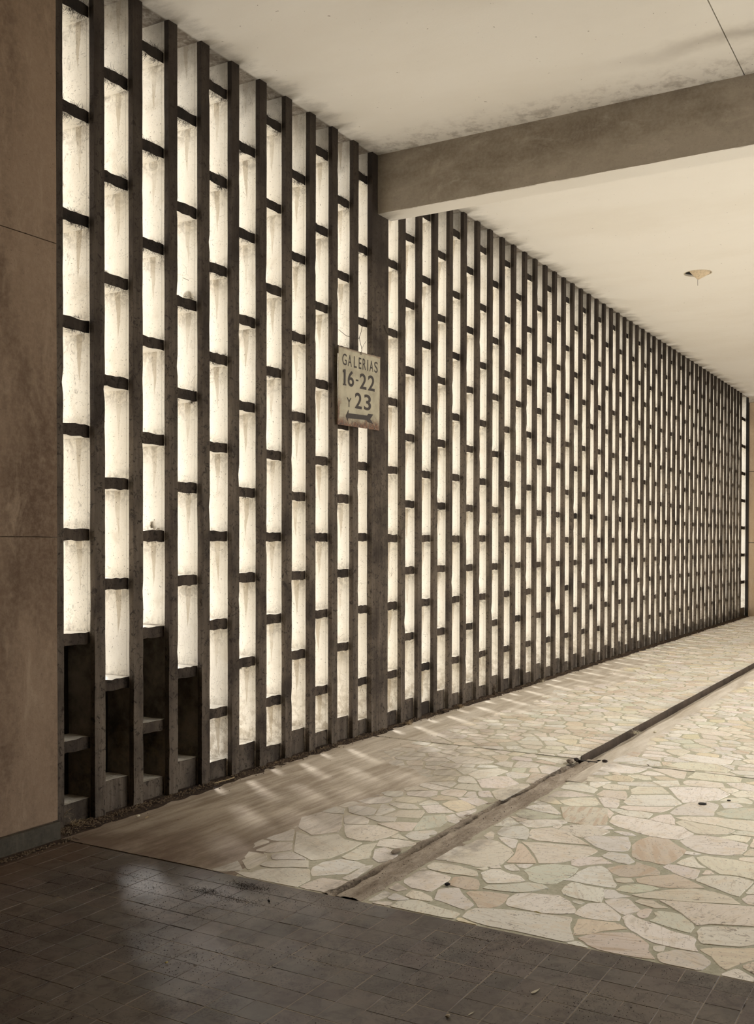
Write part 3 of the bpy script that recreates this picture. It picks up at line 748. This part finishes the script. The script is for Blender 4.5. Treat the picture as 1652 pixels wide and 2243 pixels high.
def paint(me, per_face, veins):
    at = me.color_attributes.new('tint', 'FLOAT_COLOR', 'CORNER'); av = me.attributes.new('vein', 'FLOAT_VECTOR', 'CORNER')
    ca, va = [], []
    for p in me.polygons:
        for _ in range(p.loop_total): ca += per_face[p.index]; va += veins[p.index]
    at.data.foreach_set('color', ca); av.data.foreach_set('vector', va)
def px_size(P):
    c = cen(P); d = Vector((c[0], c[1]+D_WALL, -H_EYE)); z = d.dot(F)
    if z < .1: return 0
    u = CX+FPX*d.dot(R2)/z; v = CY-FPX*d.dot(U2)/z
    inside = -60 < u < 1712 and v < 2303
    return area(P)/z**3*(1 if inside else .001)
stones.sort(key=lambda s: -px_size(s[1]))
vsB, fsB, tB, vB = [], [], [], []
for i, (c, P) in enumerate(stones):
    vein = (rng.random(), {'b': .9, 'o': .7, 'p': .95, 'y': .5}.get(c, rng.uniform(0, .55)), 0.)
    t = tint_of(c)
    if i < 300:
        vs, fs = [], []; stone_geo(c, P, vs, fs)
        me = bpy.data.meshes.new('paving_stone'); me.from_pydata(vs, [], fs); me.materials.append(m_stone)
        paint(me, [t]*len(fs), [vein]*len(fs)); link('paving_stone', me, [], FLOOR)
    else:
        k = len(fsB); stone_geo(c, P, vsB, fsB, cen(P)[0] > 11); tB += [t]*(len(fsB)-k); vB += [vein]*(len(fsB)-k)
me = bpy.data.meshes.new('far_paving'); me.from_pydata(vsB, [], fsB); me.materials.append(m_stone); paint(me, tB, vB)
link('far_paving_stone', me, [], FLOOR)['kind'] = 'stuff'

# ------------------------------------------------------------------ dark tiles
tiles = []
for i in range(0, 31):
    for j in range(-34, 22):
        x1 = 3.904-.129*i; x0 = x1-.129; y0 = -2.689+.1235*j; y1 = y0+.1235
        if y0 > -.16: continue
        y1 = min(y1, -.12)
        j1, j2 = rng.uniform(-.002, .002), rng.uniform(-.0015, .0015)
        P = [(x0+.0014+j1, y0+.0013+j2), (x1-.0014+j1*(i > 0), y0+.0013+j2), (x1-.0014+j1*(i > 0), y1-.0013+j2), (x0+.0014+j1, y1-.0013+j2)]
        tiles.append(P)
tiles.sort(key=lambda P: -px_size(P))
def tile_geo(P, vs, fs):
    i = len(vs); h = rng.uniform(.0010, .0017); cx, cy = cen(P); tx, ty = rng.uniform(-.007, .007), rng.uniform(-.007, .007)
    e = .0008
    for x, y in P: vs.append((x, y, -.004))
    for x, y in P: vs.append((x, y, h-.001+(x-cx)*tx+(y-cy)*ty))
    for x, y in P: X, Y = x+(e if x < cx else -e), y+(e if y < cy else -e); vs.append((X, Y, h+(X-cx)*tx+(Y-cy)*ty))
    for r in (0, 4):
        for k in range(4):
            j = (k+1) % 4; fs.append((i+r+k, i+r+j, i+r+4+j, i+r+4+k))
    fs.append((i+8, i+9, i+10, i+11))
vsB, fsB, tB = [], [], []
for n, P in enumerate(tiles):
    g = rng.uniform(-7, 7); t = tuple(srgb(92+g+rng.uniform(-3, 3), 82+g, 75+g)[:3])+(1,)
    if n < 300:
        vs, fs = [], []; tile_geo(P, vs, fs); me = bpy.data.meshes.new('tile'); me.from_pydata(vs, [], fs); me.materials.append(m_tile)
        paint(me, [t]*len(fs), [(0., 0., 0.)]*len(fs)); link('tile', me, [], FLOOR)
    else:
        k = len(fsB); tile_geo(P, vsB, fsB); tB += [t]*(len(fsB)-k)
me = bpy.data.meshes.new('outer_tiles'); me.from_pydata(vsB, [], fsB); me.materials.append(m_tile); paint(me, tB, [(0., 0., 0.)]*len(fsB))
link('outer_tile', me, [], FLOOR)['kind'] = 'stuff'

# ------------------------------------------------------------------ filled chase, open groove
def relief(name, x0, x1, y0, y1, nx, ny, fz, mat, parent, kind=None):
    vs = [(x0+(x1-x0)*i/nx, y0+(y1-y0)*j/ny, fz(x0+(x1-x0)*i/nx, y0+(y1-y0)*j/ny)) for i in range(nx+1) for j in range(ny+1)]
    fs = [(i*(ny+1)+j, (i+1)*(ny+1)+j, (i+1)*(ny+1)+j+1, i*(ny+1)+j+1) for i in range(nx) for j in range(ny)]
    me = bpy.data.meshes.new(name); me.from_pydata(vs, [], fs); me.materials.append(mat)
    me.polygons.foreach_set('use_smooth', [True]*len(fs)); me.update()
    o = link(name, me, [], parent)
    if kind: o['kind'] = kind
    return o
nz = noise.noise
def chase(x, y):
    v = (y+1.915+.02*nz(Vector((x*4, 0, 9))))/(.105+.05*nz(Vector((x*3.2, y*3, 12))))
    z = .007-.010*v*v+.011*nz(Vector((x*2.2, y*16, 0)))+.009*nz(Vector((x*9, y*30, 3)))+.004*nz(Vector((x*25, y*60, 5)))
    z -= .045*max(0, 1-abs(y+1.845-.03*nz(Vector((x*1.5, 4, 0))))/.022)*max(0, .6+nz(Vector((x*3, 2, 2))))
    if x > 6.5: z -= (x-6.5)*.018
    return z
relief('chase_mortar', 3.91, 7.42, -2.06, -1.77, 420, 32, chase, m_mortar, FLOOR)
def groove(x, y):
    t = min(1, max(0, (-1.812-y)/.19))          # 0 at the wall side, 1 at the near lip
    w = nz(Vector((x*1.6, 1, 6)))
    return -.066+.066*min(1, max(0, (t-.22-.12*w)/.55))**.8+.005*nz(Vector((x*4, y*20, 6)))*(1-t)
relief('groove_bed', 7.38, XE-.02, -2.003, -1.8105, 340, 12, groove, m_sand, FLOOR)
rough_slab('groove_side', (7.42, -1.8165, -.075, XE-.02, -1.808, .0015), m_groove, FLOOR, amp=.003, step=.08)
def sheet(x, y):
    yb = -1.27 if x < 6.1 else (-1.27+(x-6.1)/.7*.75 if x < 6.8 else -.52-.04*(x-6.8))
    v = y-yb+.34*nz(Vector((x*.9, y*2, 4)))+.14*nz(Vector((x*4, y*7, 1)))
    return -.0012+.0062*min(1, max(0, v/.34+.25))-(.012 if abs(x-7.33) < .022 else 0)+.0006*nz(Vector((x*6, y*30, 1)))
relief('dust_drift', 3.909, 14.0, -1.75, -.02, 360, 90, sheet, m_sand, FLOOR)
relief('spilled_sand', 6.6, 13.5, -2.35, -1.99, 240, 14, lambda x, y: .007-.05*abs(y+2.016)*(1.2+1.2*nz(Vector((x*1.2, 0, 2))))+.002*nz(Vector((x*9, y*20, 2))), m_sand, FLOOR)
# soil heaped along the foot of the screen and in front of the skirting
relief('soil_strip', 2.0, XE-.05, -.36, .075, 900, 18, lambda x, y: .022*max(0, 1-abs(y-.02)/(.14+.07*nz(Vector((x*1.3, 3, 0)))+max(0, .12-.06*abs(x-4.1))))-.004+.012*nz(Vector((x*9, y*16, 0)))*max(0, 1-abs(y-.01)/.16)-(.0 if y > -.2 else .004), m_soil, FLOOR)

# ------------------------------------------------------------------ loose things
def flakes(name, pts, size, mat, flat=.25, seed=1):
    """many small chips in one mesh"""
    r = random.Random(seed); vs, fs = [], []
    for (x, y, z) in pts:
        s = size*r.uniform(.35, 1.4); a = r.uniform(0, PI); i = len(vs)
        for k in range(4):
            t = a+k*PI/2+r.uniform(-.4, .4); vs.append((x+s*math.cos(t), y+s*math.sin(t)*.6, z))
        vs.append((x, y, z+s*flat*2))
        fs += [(i, i+1, i+4), (i+1, i+2, i+4), (i+2, i+3, i+4), (i+3, i, i+4), (i+3, i+2, i+1, i)]
    me = bpy.data.meshes.new(name); me.from_pydata(vs, [], fs); me.materials.append(mat); return link(name, me, [])
r = random.Random(5)
m_crumb = plain('crumb_dark', (52, 42, 36), .95); m_chip = plain('chip_pale', (206, 196, 170), .85); m_leafy = plain('dry_leaf', (96, 80, 62), .9)
m_straw = plain('straw', (168, 146, 112), .9)
pts = []
while len(pts) < 5200:
    x, y = r.uniform(2.4, 3.88), r.uniform(-3.9, -.5)
    if nz(Vector((x*2.4, y*2.0, 4)))+.25*nz(Vector((x*9, y*9, 1))) > r.uniform(-.15, .5): pts.append((x, y, .002))
for cx_, cy_, n_, s_ in ((3.81, -1.45, 700, .05), (3.66, -1.33, 350, .04), (3.64, -1.52, 300, .05)):
    for _ in range(n_): pts.append((cx_+r.gauss(0, s_*.5), cy_+r.gauss(0, s_*1.3), .003))
tag(flakes('soil_crumbs', pts, .0026, m_crumb), 'dark soil crumbs scattered over the dark floor tiles', 'dirt', kind='stuff')
pts = []
for _ in range(5200):
    x = 3.95+19.5*r.random()**1.8; pts.append((x, -.02-abs(r.gauss(0, .045))+.02, .012+r.uniform(-.004, .01)))
for _ in range(500): pts.append((r.uniform(2.6, 3.95), r.gauss(-.17, .016), .008))
tag(flakes('leaf_litter', pts, .008, m_leafy, .3, 3), 'dry brown leaf litter along the foot of the pierced screen', 'litter', kind='stuff')
pts = [(r.uniform(4, 9), -abs(r.gauss(0, .35))-.05, .004) for _ in range(60)]+[(r.uniform(3.95, 7.2), r.uniform(-2.0, -1.82), .014) for _ in range(70)]
tag(flakes('mortar_crumbs', pts, .004, m_crumb, .4, 8), 'small dark crumbs on the dusty marble and mortar strip', 'dirt', kind='stuff')

def strands(name, clumps, mat, seed=2):
    """tufts of thin bent stalks; clumps: (x, y, z, n, reach, lift, width)"""
    rr = random.Random(seed); vs, fs = [], []
    for (x, y, z, n, L, lift, wd) in clumps:
        for _ in range(n):
            a = rr.uniform(0, 2*PI); l = L*rr.uniform(.4, 1.1); up = lift*rr.uniform(.1, 1); p = Vector((x+rr.gauss(0, L*.25), y+rr.gauss(0, L*.2), z))
            d = Vector((math.cos(a), math.sin(a), 0)); i = len(vs); sd_ = Vector((-d.y, d.x, .4))*wd
            for t in (0, .35, .7, 1):
                q = p+d*l*t+Vector((0, 0, up*l*(2.2*t-1.7*t*t))); wv = sd_*(1-.8*t)
                vs += [tuple(q-wv), tuple(q+wv)]
            for k in range(3): fs.append((i+2*k, i+2*k+1, i+2*k+3, i+2*k+2))
    me = bpy.data.meshes.new(name); me.from_pydata(vs, [], fs); me.materials.append(mat); return link(name, me, [])
m_web = plain('dusty_cobweb', (48, 40, 34), .95)
# cobwebs under and over the nearer crossbars and under the slab
cl = []
for (xa, xb, z, n) in BARS:
    if n > 14: continue
    dens = max(0, (z-1.0)/3.4)*max(.0, 1-n/16)
    if r.random() < dens+.12:
        for _ in range(int(3+6*dens)): cl.append((r.uniform(xa+.03, xb), .050, z-.066, 14, .035*(.6+dens), -1.1, .0008))
        for _ in range(int(6*dens)): cl.append((r.uniform(xa+.03, xb), .055, z+.002, 12, .03*(.5+dens), .9, .0008))
for n in range(0, 40):
    for _ in range(3): cl.append((fin_x(n)-.04+r.uniform(-.05, .05), -.003, HC-.01-r.uniform(0, .04), 8, .05, -.7, .0005))
tag(strands('cobwebs', cl, m_web), 'dusty cobwebs hanging at the crossbars and along the top of the screen', 'cobweb', kind='stuff')
cl = [(4.6+.32*i+r.uniform(-.1, .1), -.02, .02, 6, .05, .5, .0009) for i in range(40)]
cl += [(4.05, .06, .06, 40, .10, .8, .0012), (4.1, .0, .02, 40, .09, .6, .001)]
tag(strands('dry_grass', cl, m_straw, 4), 'dry grass stalks lying in the soil along the screen foot', 'grass', kind='stuff')
tufts = [((7.93, -.07), 'straw-coloured grass tuft at the foot of the wide column'),
         ((8.62, -.05), 'grey dry tuft by the third fin beyond the wide column'),
         ((9.0, -.06), 'small straw tuft lying on the marble just beyond the grey tuft'),
         ((11.15, -.07), 'furthest pale tuft on the marble at the foot of the screen'),]
for k, ((x, y), lab) in enumerate(tufts):
    o = strands('grass_tuft', [(0, 0, 0, 60, .05, 1.2, .0012)], [m_straw, m_web, m_straw, m_chip][k], 20+k); o.location = (x, y, .008); tag(o, lab, 'tuft')
o = strands('dead_plant', [(0, 0, 0, 70, .05, 3.2, .0014), (0, 0, .06, 50, .04, 2.6, .0014)], m_leafy, 31); o.location = (9.94, -.0, .005)
tag(o, 'dead reddish plant standing upright against the screen beyond the column', 'plant')

def pebble(name, loc, s, mat, label, cat, seed=1, sq=(1, .7, .5), rz=0):
    import bmesh
    bm = bmesh.new(); bmesh.ops.create_icosphere(bm, subdivisions=3, radius=1)
    for v in bm.verts:
        v.co = Vector((v.co.x*sq[0], v.co.y*sq[1], v.co.z*sq[2]))*(1+.22*nz(v.co*1.7+Vector((seed, 0, 0))))*s
    me = bpy.data.meshes.new(name); bm.to_mesh(me); bm.free(); me.materials.append(mat)
    me.polygons.foreach_set('use_smooth', [True]*len(me.polygons))
    o = link(name, me, [], None, loc); o.rotation_euler.z = rz; return tag(o, label, cat)
def at(u, v, z=0.003):
    d = F+(u-CX)/FPX*R2-(v-CY)/FPX*U2; t = (z-H_EYE)/d.z; return (d.x*t, -D_WALL+d.y*t, z)
def onwall(u, v, y=0.):
    d = F+(u-CX)/FPX*R2-(v-CY)/FPX*U2; t = (D_WALL+y)/d.y; return (d.x*t, y, H_EYE+d.z*t)
m_shell = plain('pebble_tan', (178, 160, 132), .7); m_yel = plain('yellow_scrap', (176, 158, 96), .7); m_char = plain('charcoal', (30, 25, 22), .9)
def up(p, z): return (p[0], p[1], z)
pebble('pebble', up(at(981, 2229), .009), .0105, m_shell, 'rounded tan pebble on the dark tiles at the bottom edge', 'pebble', 1)
pebble('pebble', up(at(365, 2111), .008), .007, m_yel, 'small pale pebble on the dark tiles left of the crumb patch', 'pebble', 2)
pebble('pebble', up(at(1287, 2178), .006), .0045, m_chip, 'tiny white pebble on a dark tile near the marble edge', 'pebble', 3)
pebble('pebble', up(at(1309, 2176), .006), .0035, m_chip, 'tiniest white pebble, right beside the tiny white one', 'pebble', 4)
pebble('pebble', up(at(302, 1794), .022), .014, m_chip, 'white stone chip in the litter below the second full fin', 'pebble', 5)
pebble('charcoal_piece', up(at(589, 1975), .007), .010, m_char, 'black charcoal piece on the dark tiles beside the soil patch', 'charcoal', 6, (1.3, .5, .4), .9)
pebble('dirt_clod', up(at(980, 1940), .010), .016, m_char, 'black dirt clod lying in the joint between marble slabs', 'clod', 7, (1, .8, .4))
pebble('dirt_clod', up(at(1325, 1670), .012), .022, m_crumb, 'brown dirt clod at the end of the floor joint', 'clod', 8, (1, .9, .5))
pebble('rubble_piece', up(at(1250, 1672), .02), .035, m_mortar, 'brown mortar lump on the filled strip where the open groove starts', 'rubble', 9, (1, .8, .5))
pebble('rubble_piece', up(at(1262, 1668), .018), .026, m_crumb, 'darker mortar lump beside the brown one at the groove end', 'rubble', 10, (1, .7, .5))
pebble('rubble_piece', up(at(868, 1868), .012), .030, m_mortar, 'flat mortar lump near the tiled end of the filled strip', 'rubble', 11, (1.4, .7, .3))
pebble('rubble_piece', up(at(1435, 1605), .012), .022, m_chip, 'pale rubble chip on the spilled sand beside the open groove', 'rubble', 12, (1.2, .6, .4))
def leaf(loc, L, mat, label, rz):
    vs = [(-L, 0, .001), (-L*.3, L*.34, .004), (L*.5, L*.26, .006), (L, 0, .003), (L*.4, -L*.28, .0045), (-L*.3, -L*.3, .002), (0, 0, .0005)]
    me = bpy.data.meshes.new('dry_leaf'); me.from_pydata(vs, [], [(0, 6, 1), (1, 6, 2), (2, 6, 3), (3, 6, 4), (4, 6, 5), (5, 6, 0)]); me.materials.append(mat)
    o = link('dry_leaf', me, [], None, loc); o.rotation_euler.z = rz; md = o.modifiers.new('thick', 'SOLIDIFY'); md.thickness = .001; return tag(o, label, 'leaf')
leaf(up(at(1178, 2002), .008), .018, m_yel, 'curled yellow leaf on the joint of the long white marble slab', 1.5)
leaf(up(at(1420, 1678), .008), .022, m_leafy, 'small brown leaf on the thin floor joint right of the groove', .6)
leaf(up(at(322, 1796), .016), .02, m_straw, 'pale dry leaf in the litter at the foot of the screen', .2)
o = strands('dry_tuft', [(0, 0, 0, 50, .06, .8, .0016)], m_chip, 40); o.location = up(at(1394, 1606), .0); tag(o, 'white dry tuft caught in the open floor groove', 'tuft')
def smear(pts_, label):
    P = [at(*p) for p in pts_]; me = bpy.data.meshes.new('bird_dropping'); n = len(P)
    me.from_pydata([(p[0], p[1], .0035) for p in P]+[(p[0], p[1], .0052) for p in P], [], [tuple(range(n, 2*n))]+[(i, (i+1) % n, n+(i+1) % n, n+i) for i in range(n)])
    me.materials.append(m_chip); tag(link('bird_dropping', me, []), label, 'dropping')
smear([(1163, 2175), (1170, 2171), (1177, 2169), (1183, 2166), (1178, 2171), (1171, 2176), (1165, 2177)], 'pale streaked bird dropping on a dark tile below the long slab')
smear([(1023, 2226), (1031, 2220), (1039, 2217), (1032, 2222)], 'thin pale dropping on the tiles right of the tan pebble')
def hole_disc(u, v, rr_, label):  # flat dark disc standing in for the shade of a hole
    c = at(u, v, .0065); vs = [(c[0]+rr_*math.cos(2*PI*i/24), c[1]+rr_*math.sin(2*PI*i/24), z) for z in (.003, .0078) for i in range(24)]
    me = bpy.data.meshes.new('floor_hole_disc'); me.from_pydata(vs, [], [tuple(range(24, 48))]+[(i, (i+1) % 24, 24+(i+1) % 24, 24+i) for i in range(24)]); me.materials.append(m_char)
    tag(link('floor_hole_disc', me, []), label, 'hole_disc')
hole_disc(1539, 1760, .024, 'dark round disc standing in for a hole in a white marble stone')
hole_disc(1597, 1753, .011, 'smaller dark disc standing in for a hole, right of the round one')
# rubble left on the crossbars
c = onwall(336, 1148, .12)
def can():
    e = bpy.data.objects.new('broken_pipe', None); COL.objects.link(e); e.location = (c[0]+.02, .12, 1.6765); e.rotation_euler = (0, math.radians(-62), .5)
    for nm, r0, r1, z0, z1 in (('pipe_wall', .036, .031, -.05, .016),):
        vs, fs = [], []; N = 24
        for (rad, zz) in ((r0, z0), (r0, z1), (r1, z1), (r1, z0)):
            vs += [(rad*math.cos(2*PI*i/N), rad*math.sin(2*PI*i/N), zz+(.008*math.sin(i*1.9) if zz == z1 else 0)) for i in range(N)]
        for k in range(4):
            for i in range(N): fs.append((k*N+i, k*N+(i+1) % N, ((k+1) % 4)*N+(i+1) % N, ((k+1) % 4)*N+i))
        me = bpy.data.meshes.new(nm); me.from_pydata(vs, [], fs); me.materials.append(m_whitebar); link(nm, me, [], e)
    tag(e, 'broken white pipe end lying on a crossbar right of the second full fin', 'pipe')
    e.location.z = 1.673+.036
    return e
can()
c = onwall(866, 714, .06)
o = strands('bird_nest', [(0, 0, 0, 120, .03, 1.1, .001)], m_crumb, 50); o.location = (c[0]+.05, .09, 3.470); tag(o, 'small dark twig clump on a crossbar just right of the wide column', 'nest')
c = onwall(415, 436, .1)
pebble('rubble_piece', (c[0], .12, 3.19+.016), .045, m_whitebar, 'broken render lump on a high crossbar in the near bays', 'rubble', 13, (.8, .7, 1.0))

# ------------------------------------------------------------------ the enamelled sign
def mk_sign_mat():
    k = NB('sign_enamel'); tc = k.n('ShaderNodeTexCoord').outputs['Object']; x, y, z = k.xyz(tc)
    c = k.mix(k.ramp(k.noise(6, 5, .6, vec=tc), .4, .7), srgb(176, 166, 140), srgb(150, 141, 117))
    c = k.mix(k.ramp(k.noise(70, 4, .7, vec=tc), .62, .70, 0., .9), c, srgb(110, 96, 76))
    wob = k.math('MULTIPLY', k.math('SUBTRACT', k.noise(9, 6, .75, vec=tc), .5), .22)
    e = k.ramp(k.math('ADD', z, wob), .105, .015)
    e2 = k.math('MULTIPLY', k.ramp(k.math('ADD', x, wob), .055, .0), k.ramp(z, .34, .1))
    e3 = k.ramp(k.math('ABSOLUTE', k.math('SUBTRACT', k.math('ADD', x, k.math('MULTIPLY', wob, .12)), .325)), .318, .328)
    e4 = k.math('MULTIPLY', k.ramp(k.math('ADD', z, k.math('MULTIPLY', wob, .12)), .595, .61), .7)
    rr = k.math('MAXIMUM', k.math('MAXIMUM', e, e2), k.math('MAXIMUM', k.math('MULTIPLY', e3, .8), e4))
    rust = k.mix(k.ramp(k.noise(40, 5, .75, vec=tc), .42, .62), srgb(112, 74, 44), srgb(58, 38, 28))
    c = k.mix(k.math('MULTIPLY', rr, k.ramp(k.noise(34, 5, .7, vec=tc), .32, .46, .45, 1.)), c, rust)
    k.bump(k.noise(30, 4, .7, vec=tc), .15, .004)
    return k.done(c, .5, .4)
m_sign = mk_sign_mat(); m_paint = plain('black_lettering', (58, 50, 44), .6); m_wire = plain('rusty_wire', (60, 48, 38), .8)
SW, SH = .652, .612
def make_sign():
    e = bpy.data.objects.new('hanging_sign', None); COL.objects.link(e); e.location = (6.822, -.026, 2.533); e.rotation_euler = (math.radians(1.5), math.radians(-1.2), 0)
    n = 16; vs, fs = [], []
    for s_ in (0, 1):
        for i in range(n+1):
            for j in range(n+1):
                x, z = SW*i/n, SH*j/n; y = .006*math.sin(PI*x/SW)*(z/SH-.5)+(.0 if s_ == 0 else .0022)
                xx, zz = x, z
                if i in (0, n) or j in (0, n): xx += .0015*nz(Vector((x*30, z*30, 1))); zz += .002*nz(Vector((x*30, z*30, 7)))
                vs.append((xx, y, zz))
    A = (n+1)**2
    for i in range(n):
        for j in range(n):
            q = [i*(n+1)+j, (i+1)*(n+1)+j, (i+1)*(n+1)+j+1, i*(n+1)+j+1]; fs.append(tuple(q)); fs.append(tuple(A+t for t in q[::-1]))
    ring = [i*(n+1) for i in range(n+1)]+[n*(n+1)+j for j in range(1, n+1)]+[i*(n+1)+n for i in range(n-1, -1, -1)]+[j for j in range(n-1, 0, -1)]
    for a, b2 in zip(ring, ring[1:]+ring[:1]): fs.append((b2, a, a+A, b2+A))
    me = bpy.data.meshes.new('plate'); me.from_pydata(vs, [], fs); me.materials.append(m_sign); link('plate', me, [], e)
    def surf(x, z): return .006*math.sin(PI*x/SW)*(z/SH-.5)-.0012
    def glyphs(name, txts):
        vs, fs = [], []
        for (t, u0, u1, v0, v1, off) in txts:     # v from the top of the plate, fractions of it
            cu = bpy.data.curves.new('t', 'FONT'); cu.body = t; cu.size = 1; cu.offset = off; cu.resolution_u = 5
            ob = bpy.data.objects.new('t', cu); me2 = ob.to_mesh()
            P = [(v.co.x, v.co.y) for v in me2.vertices]; x0, x1 = min(p[0] for p in P), max(p[0] for p in P); y0, y1 = min(p[1] for p in P), max(p[1] for p in P)
            i = len(vs)
            for x, y in P:
                X = (u0+(x-x0)/(x1-x0)*(u1-u0))*SW; Z = (1-(v1+(y-y0)/(y1-y0)*(v0-v1)))*SH; vs.append((X, surf(X, Z), Z))
            for p in me2.polygons: fs.append([i+k for k in p.vertices])
            ob.to_mesh_clear(); bpy.data.objects.remove(ob); bpy.data.curves.remove(cu)
        me = bpy.data.meshes.new(name); me.from_pydata(vs, [], fs); me.materials.append(m_paint); o = link(name, me, [], e)
        md = o.modifiers.new('skin', 'SOLIDIFY'); md.thickness = .0006
        return o
    G = 'GALERIAS'; us = [(.085, .185), (.215, .305), (.355, .425), (.472, .532), (.565, .645), (.680, .700), (.735, .825), (.850, .935)]
    glyphs('lettering', [(ch, a, b2, .078, .226, .006) for ch, (a, b2) in zip(G, us)])['label'] = 'black capitals GALERIAS'
    glyphs('lettering', [('6', .215, .36, .278, .485, .016), ('-', .405, .465, .375, .395, .016), ('2', .50, .66, .278, .485, .016), ('2', .70, .865, .278, .485, .016)])['label'] = 'black numerals 6-22'
    glyphs('lettering', [('Y', .195, .30, .632, .752, .006), ('2', .385, .55, .545, .755, .016), ('3', .605, .775, .545, .755, .016)])['label'] = 'black letter Y and numerals 23'
    one = [(.122, .278), (.162, .278), (.162, .466), (.178, .466), (.178, .485), (.105, .485), (.105, .466), (.121, .466), (.121, .315), (.100, .325), (.100, .300)]
    vs = [(u*SW, surf(u*SW, (1-v)*SH)-.0003, (1-v)*SH) for u, v in one]
    me = bpy.data.meshes.new('lettering'); me.from_pydata(vs, [], [tuple(range(len(vs)))]); me.materials.append(m_paint); o = link('lettering', me, [], e)
    o.modifiers.new('skin', 'SOLIDIFY').thickness = .0006; o['label'] = 'numeral 1 with foot serif'
    ar = [(.172, .879), (.236, .789), (.236, .834), (.678, .824), (.710, .797), (.831, .795), (.759, .864), (.831, .923), (.695, .908), (.662, .885), (.228, .900), (.220, .937)]
    vs = [(u*SW, surf(u*SW, (1-v)*SH)-.0003, (1-v)*SH) for u, v in ar]
    me = bpy.data.meshes.new('arrow'); me.from_pydata(vs, [], [tuple(range(len(vs)))]); me.materials.append(m_paint); o = link('arrow', me, [], e)
    o.modifiers.new('skin', 'SOLIDIFY').thickness = .0006
    tube('eyelet', [(.335+.010*math.cos(t), -.003, SH-.012+.010*math.sin(t)) for t in [i*PI/8 for i in range(17)]], .0018, m_wire, e)
    tube('hanging_wire', [(.335, -.004, SH-.004), (.338, -.008, SH+.016), (.33, -.004, SH+.05), (.322, .003, SH+.085), (.31, .0, SH+.115)], .0022, m_wire, e)
    tube('hanging_wire', [(.338, -.006, SH+.02), (.36, -.012, SH+.06), (.385, -.016, SH+.09)], .0014, m_wire, e)
    tag(e, 'cream enamel sign GALERIAS 16-22 Y 23 with left arrow, rusted along the bottom', 'sign')
def tube(name, pts_, rad, mat, parent=None, n=6):
    vs, fs = [], []
    for k, p in enumerate(pts_):
        p = Vector(p); a = Vector(pts_[max(k-1, 0)]); b2 = Vector(pts_[min(k+1, len(pts_)-1)]); t = (b2-a).normalized()
        s_ = t.cross(Vector((.3, 1, .1))).normalized(); q = t.cross(s_)
        for i in range(n): vs.append(tuple(p+rad*(math.cos(2*PI*i/n)*s_+math.sin(2*PI*i/n)*q)))
    for k in range(len(pts_)-1):
        for i in range(n): fs.append((k*n+i, k*n+(i+1) % n, (k+1)*n+(i+1) % n, (k+1)*n+i))
    fs += [tuple(range(n)), tuple(range(len(pts_)*n-1, len(pts_)*n-n-1, -1))]
    me = bpy.data.meshes.new(name); me.from_pydata(vs, [], fs); me.materials.append(mat); return link(name, me, [], parent)
make_sign()
tw = [onwall(742, 722, -.008), onwall(758, 735, -.012), onwall(775, 741, -.010), onwall(786, 742, -.008), onwall(791, 728, -.012), onwall(795, 708, -.010), onwall(798, 690, .0)]
tag(tube('dry_twig', tw, .0022, m_wire), 'thin bare twig looping over the fin above the sign', 'twig')
tw = [onwall(841, 712, -.012), onwall(844, 722, -.016), onwall(850, 733, -.012)]
tag(tube('dry_twig', tw, .0026, m_wire), 'short dark twig on the face of the wide column', 'twig')
tw = [onwall(470, 1719, -.05), onwall(495, 1716, -.06), onwall(513, 1714, -.06)]
tag(tube('dry_twig', [(a, b2, .022) for a, b2, c in tw], .004, m_straw), 'straw twig lying in the litter at the screen foot', 'twig')

# ------------------------------------------------------------------ ceiling lamp: broken recessed bowl with a hanging flap and wire
def make_lamp():
    e = bpy.data.objects.new('ceiling_lamp', None); COL.objects.link(e); hx, hy = 12.64, -1.455; e.location = (hx, hy, HC)
    m_bowl = plain('lamp_bowl_tan', (214, 194, 164), .8); m_rim = plain('lamp_rim', (206, 192, 168), .8)
    # cone shade hanging with its point below the ceiling, cut away on the left
    N = 30; vs, fs = [], []
    for i in range(N+1):
        a = math.radians(150+180*i/N)
        a2 = a
        for k, (rad, z) in enumerate(((.150, .03), (.138, .0), (.085, -.034), (.035, -.060), (.006, -.075))):
            vs.append((rad*math.cos(a2), rad*math.sin(a2)*1.0, z))
    for i in range(N):
        for k in range(4): fs.append((i*5+k, (i+1)*5+k, (i+1)*5+k+1, i*5+k+1))
    me = bpy.data.meshes.new('shade'); me.from_pydata(vs, [], fs); me.materials.append(m_bowl); me.polygons.foreach_set('use_smooth', [True]*len(fs)); o = link('shade', me, [], e)
    o.modifiers.new('thick', 'SOLIDIFY').thickness = .004
    vs, fs = [], []
    for i in range(N):
        a = 2*PI*i/N
        for rad, z in ((.151, .002), (.158, -.004), (.166, .001)): vs.append((rad*math.cos(a), rad*math.sin(a), z))
    for i in range(N):
        j = (i+1) % N
        for k in (0, 1): fs.append((i*3+k, j*3+k, j*3+k+1, i*3+k+1))
    me = bpy.data.meshes.new('rim'); me.from_pydata(vs, [], fs); me.materials.append(m_rim); link('rim', me, [], e)
    vs = [(.150*math.cos(2*PI*i/N), .150*math.sin(2*PI*i/N), .018) for i in range(N)]
    me = bpy.data.meshes.new('hole_shade_disc'); me.from_pydata(vs, [], [tuple(range(N-1, -1, -1))]); me.materials.append(m_char); link('hole_shade_disc', me, [], e)  # added dark disc that gives the shade inside the hole
    tube('wire', [(.0, .0, -.07), (.002, .001, -.10), (-.001, 0, -.15)], .0022, m_wire, e)
    tag(e, 'broken tan cone lamp with a dangling wire in a round ceiling hole', 'lamp')
make_lamp()
